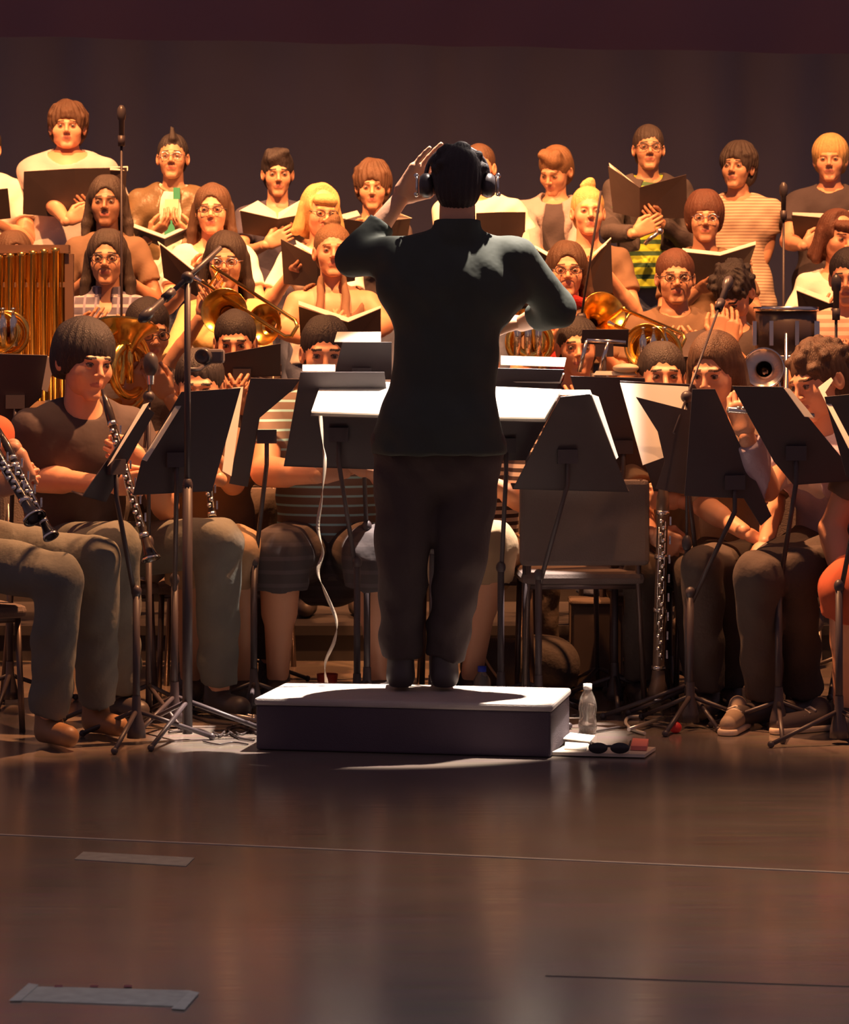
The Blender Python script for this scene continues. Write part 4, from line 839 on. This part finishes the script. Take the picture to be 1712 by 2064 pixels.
person('flautist in lavender cardigan and white top leaning left, dark hair tied back', P(1652, 768, 10.0), 0., -.75, 'sit', s=1.12, build=1.0, sex='f', hair='back', haircol=h_brown, top=tee_white, over=lavender, neck='v', bottom=jeans_dk, look=(-.25, .28, -.1), wl=P(1506, 880, 9.72), el=P(1545, 985, 9.85), wr=P(1600, 870, 9.7), er=P(1690, 960, 9.9), hl=grip((-.3, 0, 1), (.5, .7, 0)), hr=grip((-.6, 0, .5), (0, .9, 0)), curl=(.7, .9),
       hip=P(1690, 1095, 10.2), kn=(P(1528, 1160, 9.6), P(1600, 1150, 9.7)), an=(P(1540, 1420, 9.8), P(1620, 1430, 9.9)), vox=.008)
t = thing('flute', P(1600, 845, 9.65), 'silver flute held sideways by the flautist in lavender', 'flute')
a_, b_ = P(1468, 826, 9.6), P(1640, 838, 9.72)
MB().tube([a_, b_], .0095, 12).build('flute_body', SILVER(), t)
s = MB(); u_ = nrm(b_-a_)
for i in range(12): s.lathe([(-.002, 0), (-.002, .0085), (.004, .0085), (.005, 0)], a_+u_*(.04+.019*i)+V(0, -.004, .010), (0, -.4, 1), 10)
s.build('keywork', SILVER(), t); MB().ball(b_-u_*.05+V(0, -.003, .009), (.014, .010, .005), 8).build('lip_plate', SILVER(), t)
person('person in rust shorts sitting just outside the right edge', P(1865, 760, 9.6), 0., -.1, 'sit', s=1.1, build=1.05, hair='short', top=brown_top, bottom=red_tee, legs='short', hip=P(1860, 1110, 9.85), kn=(P(1712, 1185, 9.45), P(1850, 1180, 9.5)), an=(P(1704, 1400, 9.6), P(1850, 1400, 9.6)), vox=.008)
# ---------------------------------------------------------------- the conductor
def phones(o, T, J):
    H, RH = J['H'], J['RH']; s = MB(); G = lambda p: T(RH@np.array(p, float)+H)
    s.tube([G((.104*math.cos(a), .01, .03+.098*math.sin(a))) for a in np.linspace(-.1, math.pi+.1, 17)], .0075, 8)
    hb = s.build('headphones', BLACKP(), o, origin=(0, 0, 0)); hb.location = (0, 0, 0)
    for q in (-1, 1):
        e = MB().lathe([(-.022, 0), (-.022, .034), (-.005, .042), (.010, .040), (.022, .030), (.024, 0)], G((q*.104, .012, -.005)), T((q, 0, 0)), 24)
        ob = e.build('ear_cup', BLACKP(), hb, origin=(0, 0, 0)); ob.location = (0, 0, 0)
        y = MB().tube([G((q*.135, .012+.02*math.cos(a), -.005+.03*math.sin(a))) for a in np.linspace(-2.5, 2.5, 13)], .0045, 8); y.ball(G((q*.137, .012, .028)), .009, 6).ball(G((q*.137, .012, -.035)), .009, 6)
        yo = y.build('ear_cup_yoke', CHROME(), hb, origin=(0, 0, 0)); yo.location = (0, 0, 0)
DC = 9.40
person('conductor seen from behind in dark green shirt and brown trousers, left hand raised', P(922, 372, DC), PZ, math.pi, 'stand', s=1.10, build=1.06, hair='back', haircol=h_black, hs=.98, skin=skinA(), top=cond_top, sleeve='three', neck='high', bottom=cond_pants, hipg=.022, hsc=1.1, hem=-.06, extra=phones, vox=.008, sh_w=.205,
       hip=P(884, 880, DC), wl=P(1052, 652, DC+.22), el=P(1122, 622, DC+.10), er=P(716, 520, DC+.06), wr=P(806, 402, DC+.10), hr=dict(dir=(.62, .12, .80), palm=(.45, -.85, -.2), mirror=False), hl=dict(dir=(-.8, .5, .1), palm=(0, .2, -1)), curl=(.5, .10),
       kn=(P(930, 1120, DC-.02), P(812, 1120, DC-.02)), an=(P(896, 1350, DC), P(808, 1350, DC)), look=(0, .1, 0))
# ---------------------------------------------------------------- music stands, nearest last
st, q, n = music_stand('flat conductor stand under the wide white score, in front of the conductor', [(652, 766), (1134, 786), (1100, 850), (626, 838)], 9.95, 0., 1.22, toward=False, pole=872, group=None, rot=.3, lip=False)
c0 = P(870, 800, 9.94); sh = [ray_plane(x, y, c0+n*.012, n) for x, y in ((650, 768), (880, 777), (866, 841), (628, 832))]; sh2 = [ray_plane(x, y, c0+n*.012, n) for x, y in ((882, 777), (1132, 788), (1098, 845), (868, 841))]
t = thing('conductor_score', sum(sh+sh2)/8, 'wide open white score glaring under the spot before the conductor', 'score')
MB().slab(sh, n, .006).build('left_page', PAPER(), t); MB().slab(sh2, n, .006).build('right_page', PAPER(), t)
def stand_with_paper(label, desk, d, strips=(), **k):
    t, q, n = music_stand(label, desk, d, **k)
    for lab, px in strips:
        cx, cy = sum(p[0] for p in px)/len(px), sum(p[1] for p in px)/len(px); sheet(lab, px, P(cx, cy, d+.03), plane_n(k.get('yaw', 0), 1.05, False))
    return t, q, n
stand_with_paper('low dark stand at the left edge behind the clarinettist', [(-30, 712), (96, 716), (84, 800), (-30, 900)], 10.4, yaw=.2, pole=20, tilt=.2)
sheet('white sheet on the low stand at the left edge', [(96, 718), (112, 722), (96, 790), (84, 785)], P(98, 755, 10.35), plane_n(.2, .3))
stand_with_paper('tall stand half behind the polo player with paper on its left side', [(505, 762), (606, 764), (590, 786), (524, 842), (500, 982), (462, 975)], 10.15, yaw=.15, pole=512, tilt=.25)
sheet('sheet catching warm light along the left of the tall dark stand', [(468, 782), (490, 780), (466, 960), (448, 950)], P(468, 870, 10.0), plane_n(.5, .3, False), th=.003)
stand_with_paper('dark stand in front of the boy whose eyes show', [(440, 715), (566, 692), (566, 758), (420, 762)], 11.0, yaw=0., pole=500, tilt=.25)
stand_with_paper('wide trapezoid stand in front of the polo player’s chest', [(606, 750), (775, 750), (800, 948), (572, 940)], 10.0, (('small bright sheet lying over the top edge of the trapezoid stand', [(610, 736), (676, 736), (676, 749), (610, 749)]),), yaw=.0, pole=720, tilt=.28, rot=.2)
stand_with_paper('low dark stand just under the right half of the white score', [(950, 806), (1122, 812), (1060, 928), (950, 928)], 10.05, pole=1010, tilt=.28, rot=.7)
stand_with_paper('grey-lit stand left of the conductor’s back', [(690, 690), (790, 690), (790, 765), (672, 765)], 10.2, (('bright sheet lying on top of the grey-lit stand left of the conductor', [(680, 670), (768, 670), (768, 690), (674, 690)]), ('small sheet on the front of the grey-lit stand', [(690, 716), (708, 716), (708, 726), (690, 726)])), pole=740, tilt=.3)
stand_with_paper('low stand with two glowing sheets right of the conductor’s back', [(1000, 742), (1138, 745), (1120, 790), (1000, 790)], 10.15, (('upper glowing sheet on the low stand right of the conductor', [(1010, 718), (1142, 722), (1138, 740), (1010, 736)]), ('lower glowing sheet on the low stand right of the conductor', [(1010, 751), (1138, 753), (1130, 773), (1010, 770)])), pole=1060, tilt=.3)
stand_with_paper('dark trapezoid stand in front of the empty chair', [(1130, 800), (1190, 794), (1268, 992), (1034, 986)], 9.95, (('lit sheet edge along the top of the stand before the empty chair', [(1126, 787), (1190, 787), (1194, 797), (1126, 797)]),), yaw=.12, pole=1086, tilt=.3, rot=.9)
sheet('slender lit sheet edge down the right of the stand before the empty chair', [(1192, 795), (1206, 800), (1246, 922), (1242, 926)], P(1220, 860, 9.88), plane_n(.6, .3, False), th=.003)
stand_with_paper('dark stand behind the one before the empty chair', [(1150, 758), (1300, 762), (1330, 990), (1215, 985)], 10.35, yaw=.1, pole=1240, tilt=.3)
stand_with_paper('black stand whose sheet glows pale cream, right of centre', [(1250, 768), (1400, 775), (1540, 1000), (1318, 990)], 10.1, yaw=.1, pole=1410, tilt=.3, rot=1.2)
sheet('broad cream-lit sheet spread on the black stand right of centre', [(1250, 772), (1388, 780), (1386, 838), (1340, 922), (1296, 938)], P(1310, 850, 9.90), plane_n(.1, .45, False), th=.003)
sheet('dark sheet standing in for the shadow across the cream-lit sheet', [(1282, 800), (1400, 830), (1400, 1000), (1322, 985), (1340, 930), (1326, 870)], P(1350, 900, 9.84), plane_n(.1, .0), th=.003, m=FOLD(), group=None)  # folder-black sheet added as the shadow on the cream paper
stand_with_paper('curved-sided black stand in front of the tan cardigan', [(1396, 784), (1442, 784), (1556, 1040), (1534, 1060), (1500, 1005), (1380, 1000)], 9.75, yaw=.05, pole=1392, tilt=.2, rot=.1)
stand_with_paper('wide black stand slanting across the flautist', [(1476, 778), (1580, 780), (1735, 968), (1600, 978), (1560, 930)], 9.6, yaw=-.1, pole=1570, tilt=.3, rot=.45)
sheet('lit sheet edge standing along the slanting stand of the flautist', [(1580, 782), (1592, 784), (1628, 826), (1640, 842), (1622, 840)], P(1606, 815, 9.5), plane_n(.2, .4, False), th=.003)
stand_with_paper('black stand at the right edge with a glaring sheet', [(1662, 800), (1760, 790), (1790, 1010), (1706, 960)], 9.35, yaw=-.2, pole=1692, tilt=.3, rot=1.45)
sheet('glaring white sheet edge on the stand at the right edge', [(1650, 782), (1676, 762), (1680, 768), (1664, 792), (1716, 890), (1712, 906)], P(1680, 830, 9.3), plane_n(-.2, .9, False), th=.003)
stand_with_paper('grey stand in front of the trumpet player', [(1174, 664), (1268, 664), (1266, 700), (1172, 692)], 11.0, pole=1215, tilt=.3)
stand_with_paper('low grey stand under the french horn', [(1288, 720), (1418, 718), (1412, 775), (1292, 775)], 10.6, pole=1350, tilt=.3)
t = thing('wire_stand', V(*(P(1205, 740, 10.8)*V(1, 1, 0))), 'folding wire stand with two gleaming uprights right of the conductor', 'wire stand')
for a, b in (((1183, 686), (1168, 750)), ((1226, 690), (1208, 752)), ((1183, 686), (1262, 690))): MB().tube([P(*a, 10.7), P(*b, 10.7)], .008, 8).build('rod', CHROME(), t)
MB().tube([P(1195, 752, 10.7), P(1205, 1380, 10.7)], .010, 8).build('pole', BLACKM(), t); tripod(t, V(*(P(1205, 740, 10.7)*V(1, 1, 0))), .1, .25, BLACKM())
for i, (x, y, w_, h_, lab) in enumerate(((1262, 742, 30, 10, 'rounded cream-lit mute lying on a stand below the horn'), (1240, 753, 44, 5, 'flat cream-lit sheet below the rounded mute'))):
    a = P(x-w_, y, 10.5); b = P(x+w_, y, 10.5)
    if i: sheet(lab, [(x-w_, y+4), (x+w_, y+4), (x+w_-6, y-4), (x-w_+6, y-4)], P(x, y, 10.5), plane_n(0, 1.2, False))
    else: tag(MB().ball(P(x, y, 10.5), (.05, .05, .018), 10).build('mute', mat('mute_cream', (.75, .62, .42), .5)), lab, 'mute')
# edge-on stands at the left
t, q, n = music_stand('clarinettist’s stand seen edge-on, slanting from upper right to lower left', [(292, 818), (312, 832), (214, 1012), (166, 1000)], 9.35, yaw=.9, tilt=.25, pole=275, floor_d=9.35, rot=.35)
sheet('pale sheet edge running along the top of the edge-on stand', [(288, 816), (300, 812), (226, 930), (216, 940)], P(258, 872, 9.28), plane_n(.6, .4, False), th=.004)
t, q, n = music_stand('broad dark stand behind the edge-on one, hiding a clarinet player', [(366, 790), (486, 782), (428, 990), (268, 998), (285, 930)], 9.55, yaw=.35, tilt=.25, pole=352, floor_d=9.75, rot=.1)
sheet('pinkish sheet edge along the upper left of the broad dark stand', [(362, 805), (372, 808), (296, 930), (286, 926)], P(328, 868, 9.46), plane_n(.35, .4, False), th=.004)
# ---------------------------------------------------------------- microphone stands
mic_stand('stout microphone stand left of centre with a side boom', 378, 560, 9.45, boom=(345, 590, 9.4), rad=.014, rot=.2)
mic_stand('tall thin microphone stand in front of the dark folder at top left', 245, 290, 12.0, boom=None, rad=.007)
mic_stand('microphone stand rising before the woman with the bun', 1172, 640, 11.6, boom=(1212, 385, 11.4), mic=False, rad=.008)
mic_stand('microphone upright in the gap before the blond man', 1580, 440, 12.9, rad=.007)
mic_stand('microphone stand in front of the pink striped shirt', 1686, 640, 10.8, rad=.007)
mic_stand('slanted microphone boom crossing the bowed percussionist', 1385, 800, 9.9, boom=(1450, 620, 10.2), rad=.007, rot=.8)
mic_stand('fat foam-covered microphone between the clarinettist and the boy', 300, 800, 9.9, boom=(305, 742, 9.9), mic=False, rad=.009, legs=True, rot=1.)
c = P(304, 735, 9.9); t = thing('foam_windscreen', c, 'dark foam windscreen on the microphone beside the clarinettist', 'microphone'); MB().ball(c, (.028, .028, .045), 10).build('foam', BLACKP(), t); MB().lathe([(-.07, .012), (-.03, .015)], c, (0, 0, 1), 12).build('grip', CHROME(), t)
# camcorder-like clamp on the stout stand
t = thing('recording_device', P(425, 715, 9.6), 'small dark recorder with a round lens clamped beside the stout stand', 'recorder'); MB().box(P(432, 718, 9.65), (.07, .06, .05)).build('case', mat('case_grey', (.14, .11, .11), .5), t, bevel=.01)
MB().lathe([(0, 0), (0, .028), (.03, .026), (.03, .018), (.02, 0)], P(412, 718, 9.62), (-.2, -1, 0), 20).build('lens_barrel', BLACKP(), t); MB().tube([P(425, 728, 9.65), P(400, 745, 9.55), P(380, 745, 9.46)], .008, 8).build('clamp_arm', BLACKM(), t)
c = P(1540, 742, 10.4); t = thing('trumpet', c, 'silver bell facing forward with a burning highlight behind the slanting stand', 'trumpet')
MB().lathe([(.35, .008), (.16, .013), (.08, .025), (.03, .048), (.0, .075), (-.002, .077), (.004, .070), (.05, .03)], c, (.15, 1, -.08), 28).build('bell', CHROME(), t); MB().tube([c+V(.05, .33, -.03), c+V(.10, .42, -.04), c+V(.12, .42, -.10), c+V(.05, .15, -.10)], .008, 8).build('tubing', CHROME(), t)
# ---------------------------------------------------------------- chairs
chair('empty padded chair with its brown back to us, right of the conductor', (P(1165, 1100, 10.35)[0], 10.35-CD, 0), math.pi+.05, .485)
for (px, d, yaw, z, lab) in ((165, 10.4, .55, .48, 'chair under the clarinettist in the charcoal tee'), (-110, 9.7, .5, .46, 'chair under the player at the left edge'), (440, 10.75, 0, .46, 'chair under the player in khaki shorts behind the broad stand'), (665, 10.85, 0, .50, 'chair under the polo player'), (960, 10.85, 0, .50, 'chair under the player hidden by the conductor'),
                           (1335, 10.85, 0, .46, 'chair under the bass clarinet player'), (1490, 10.6, -.25, .48, 'chair under the musician in the tan cardigan'), (1695, 10.3, -.6, .50, 'chair under the flautist in lavender'), (1865, 9.9, 0, .48, 'chair under the person in rust shorts')):
    chair(lab, (P(px, 0, d)[0], d-CD, 0), yaw, z-.045)
for (lab, H, yaw, sz, gz) in chair_spots: chair('chair under the '+lab.split(' ', 1)[0].replace('boy', 'boy')+' '+' '.join(lab.split(' ')[1:9]), (H[0], H[1]+.06, gz), yaw, sz-gz-.045)
# ---------------------------------------------------------------- cord, paper and clutter
pts = spline([P(x, y, d) for x, y, d in ((646, 838, 9.72), (652, 900, 9.66), (655, 935, 9.62), (649, 1000, 9.60), (641, 1062, 9.58), (651, 1112, 9.58), (641, 1152, 9.56), (655, 1192, 9.56), (678, 1250, 9.56), (674, 1292, 9.55), (656, 1336, 9.54), (658, 1376, 9.53))], 8)
vs = []; k = len(pts)
for i, p in enumerate(pts):
    a = i*.21; w2 = .0065; dx = V(math.cos(a), math.sin(a), 0)*w2; dy = V(-math.sin(a), math.cos(a), 0)*.0012
    vs += [p-dx-dy, p+dx-dy, p+dx+dy, p-dx+dy]
fs = []
for i in range(k-1):
    for j in range(4): fs.append((i*4+j, i*4+(j+1) % 4, i*4+4+(j+1) % 4, i*4+4+j))
tag(MB().add(vs, fs, True).build('headphone_cord', mat('cord_pale', (.55, .45, .35), .3, .2)), 'twisted flat pale cord hanging from the score to the podium', 'cord')
def flat(name, label, px, z, th, m, cat, group=None):
    q = [floor_pt(x, y, z) for x, y in px]; return tag(MB().slab(q, (0, 0, 1), th).build(name, m), label, cat, group)
flat('clipboard', 'thin pale board on the floor right of the podium', [(1112, 1522), (1300, 1527), (1322, 1512), (1150, 1504)], .004, .010, mat('board_pale', (.66, .55, .44), .5), 'board')
flat('paper_sheet', 'white sheet lying at the back of the pale board', [(1134, 1490), (1190, 1496), (1200, 1484), (1150, 1478)], .02, .003, PAPER(), 'paper', 'loose papers by the podium')
flat('paper_sheet', 'white sheet lying at the front of the pale board', [(1138, 1510), (1182, 1513), (1186, 1500), (1140, 1497)], .016, .003, PAPER(), 'paper', 'loose papers by the podium')
flat('eraser', 'pink block on the right end of the pale board', [(1272, 1512), (1304, 1513), (1308, 1498), (1276, 1496)], .016, .014, mat('pink_rubber', (.75, .22, .18), .7), 'eraser')
t = thing('sunglasses', floor_pt(1228, 1512), 'black sunglasses lying on the pale board', 'sunglasses')
for x in (1206, 1250): MB().ball(floor_pt(x, 1508, .034)+V(0, 0, 0), (.031, .006, .018), 10).build('lens', mat('lens_black', (.02, .015, .02), .12), t)
MB().tube([floor_pt(1220, 1504, .04), floor_pt(1238, 1504, .04)], .004, 8).build('bridge', BLACKP(), t)
for x in (1188, 1268): MB().tube([floor_pt(x, 1506, .036), floor_pt(x+4, 1494, .020)], .003, 8).build('temple', BLACKP(), t)
t = thing('water_bottle', floor_pt(1185, 1478), 'clear plastic water bottle standing right of the podium', 'bottle'); c = floor_pt(1185, 1478)
MB().lathe([(0, 0), (0, .030), (.03, .032), (.06, .028), (.09, .032), (.12, .026), (.15, .013), (.155, .013)], c, (0, 0, 1), 20).build('bottle_body', mat('bottle_clear', (.75, .68, .62), .08, trans=.85), t); MB().lathe([(.15, .015), (.17, .015), (.171, 0)], c, (0, 0, 1), 16).build('cap', mat('cap_white', (.7, .66, .62), .5), t)
t = thing('water_bottle', floor_pt(965, 1425), 'clear bottle with blue cap on the floor behind the podium', 'bottle'); c = floor_pt(972, 1425)
MB().lathe([(0, 0), (0, .034), (.05, .036), (.10, .032), (.13, .014), (.135, .014)], c, (0, 0, 1), 20).build('bottle_body', mat('bottle_clear', (.75, .68, .62), .08, trans=.85), t); MB().lathe([(.13, .016), (.15, .016), (.151, 0)], c, (0, 0, 1), 16).build('cap', mat('cap_blue', (.03, .06, .6), .5), t)
tag(MB().lathe([(0, 0), (0, .030), (.10, .040), (.10, .036), (.01, .028), (.01, 0)], floor_pt(660, 1412), (0, 0, 1), 24).build('drinking_cup', mat('cup_red', (.55, .06, .03), .45)), 'red plastic cup on the floor behind the podium’s left end', 'cup')
tag(MB().lathe([(0, 0), (0, .026), (.09, .034), (.09, .031), (.01, .024), (.01, 0)], floor_pt(488, 1418), (0, 0, 1), 24).build('drinking_cup', mat('cup_dark_red', (.45, .05, .05), .45)), 'dark red cup on the floor left of the podium', 'cup')
SN = mat('sneaker_cream', (.66, .50, .38), .7)
def sneaker(label, c, yaw, m, sole):
    f = SDF(); f.cone((0, .08, .045), (0, -.10, .035), .040, .030, .02); f.cone((0, .08, .06), (0, .07, .085), .034, .030, .02); f.cut((0, 0, .012), (0, 0, -1)); v, q = f.mesh(.006)
    t = thing('sneaker', c, label, 'shoe', 'shoes on the floor at right', yaw); o = quad_obj('upper', v, q, [m], None, t)
    f = SDF(); f.cone((0, .08, .012), (0, -.11, .012), .044, .036, .02); f.cut((0, 0, .022), (0, 0, 1)); f.cut((0, 0, .001), (0, 0, -1)); v, q = f.mesh(.005); quad_obj('sole', v, q, [sole], None, t)
    s = MB()
    for i in range(5): s.tube([(-.026, .03-.025*i, .072-.008*i), (0, .025-.025*i, .083-.008*i), (.026, .03-.025*i, .072-.008*i)], .005, 6)
    l = s.build('laces', mat('laces_cream', (.80, .68, .54), .8), None, origin=(0, 0, 0)); l.parent = t; l.location = (0, 0, 0)
sneaker('dark sneaker with thick cream laces at the lower right', floor_pt(1622, 1475), -1.0, mat('sneaker_dark', (.10, .07, .07), .8), SN)
sneaker('small tan shoe behind the tripod legs at right', floor_pt(1480, 1474), -.3, mat('sneaker_tan', (.34, .24, .17), .7), SN)
t = thing('gear_bag', floor_pt(1050, 1398), 'dark instrument bag with a pale strap under the empty chair', 'bag'); c = floor_pt(1045, 1398)
f = SDF(); f.cone(c+V(-.12, .12, .10), c+V(.14, .12, .10), .10, .11, .03); f.cut((0, 0, .006), (0, 0, -1)); f.noise = lambda X, Y, Z: .006*np.sin(30*X+20*Z); v, q = f.mesh(.010); quad_obj('bag_body', v-np.array(t.location), q, [mat('bag_dark', (.07, .055, .055), .8, bump=.3)], None, t)
MB().tube(spline([c+V(-.14, .02, .17), c+V(-.12, .0, .12), c+V(-.07, -.01, .05)], 6), .005, 8).build('strap', mat('strap_tan', (.5, .33, .2), .8), t)
tag(MB().box(floor_pt(1205, 1392)+V(.0, .12, .17), (.20, .22, .32)).box(floor_pt(1205, 1392)+V(.0, .12, .335), (.21, .23, .02)).build('instrument_case', mat('case_brown', (.10, .068, .055), .7, var=.3), bevel=.012), 'upright dark brown case standing under the empty chair', 'case')
CB = mat('cable_black', (.05, .035, .035), .45); CW = mat('cable_pale', (.60, .52, .44), .5)
def cable(label, px, m, r=.0045, group='cables on the floor'):
    tag(MB().tube(spline([floor_pt(x, y, r+.002) for x, y in px], 8), r, 8).build('cable', m), label, 'cable', group)
cable('pale cable looping on the floor right of the podium', [(1300, 1478), (1275, 1470), (1262, 1458), (1268, 1446), (1300, 1444)], CW, .006)
cable('dark cable running from the bottle towards the right stands', [(1200, 1474), (1250, 1466), (1310, 1462), (1360, 1472)], CB)
cable('black cable crossing the bright floor left of the podium', [(520, 1478), (470, 1462), (440, 1484), (400, 1470), (340, 1476)], CB)
cable('second black cable curling on the bright floor left of the podium', [(512, 1492), (480, 1486), (462, 1470), (500, 1462), (430, 1456), (380, 1440)], CB)
cable('thin dark cable snaking behind the broad stand', [(500, 1448), (450, 1444), (400, 1430), (360, 1450), (330, 1440)], CB, .0035)
cable('pale cable looping behind the podium’s left end', [(500, 1420), (460, 1412), (420, 1424), (440, 1432), (490, 1430)], CW, .004)
cable('dark cable arching on the floor behind the podium at right', [(1010, 1402), (1070, 1400), (1130, 1412), (1180, 1420)], CW, .004)
for a, b, lab in (((378, 1412), (512, 1446), 'upper folded pale stand leg lying on the floor left of the podium'), ((384, 1426), (512, 1450), 'lower folded pale stand leg lying on the floor left of the podium')):
    tag(MB().tube([floor_pt(*a, .02), floor_pt(*b, .02)], .009, 8).ball(floor_pt(*b, .02), .012, 6).build('stand_leg', mat('leg_grey_metal', (.5, .45, .42), .3, .7)), lab, 'stand leg', 'loose stand legs')

for k, (px, lab) in enumerate((([(500, 1500), (470, 1496), (440, 1500), (410, 1494)], 'thin cable lying nearest the front of the bright floor patch'), ([(508, 1470), (486, 1480), (470, 1474), (452, 1482), (430, 1476)], 'tangled thin cable beside the podium’s left face'))):
    cable(lab, px, CB, .003)
tag(MB().tube([floor_pt(1268, 1470, .02), floor_pt(1340, 1446, .02)], .007, 8).build('stand_leg', mat('leg_grey_metal', (.5, .45, .42), .3, .7)), 'pale stand leg pointing up right beside the looping cable', 'stand leg', 'loose stand legs')
tag(MB().ball(floor_pt(1362, 1478)+V(0, 0, .02), (.022, .02, .02), 8).build('cable_plug', mat('plug_red', (.6, .03, .03), .5)), 'small red plug among the cables right of the podium', 'plug')
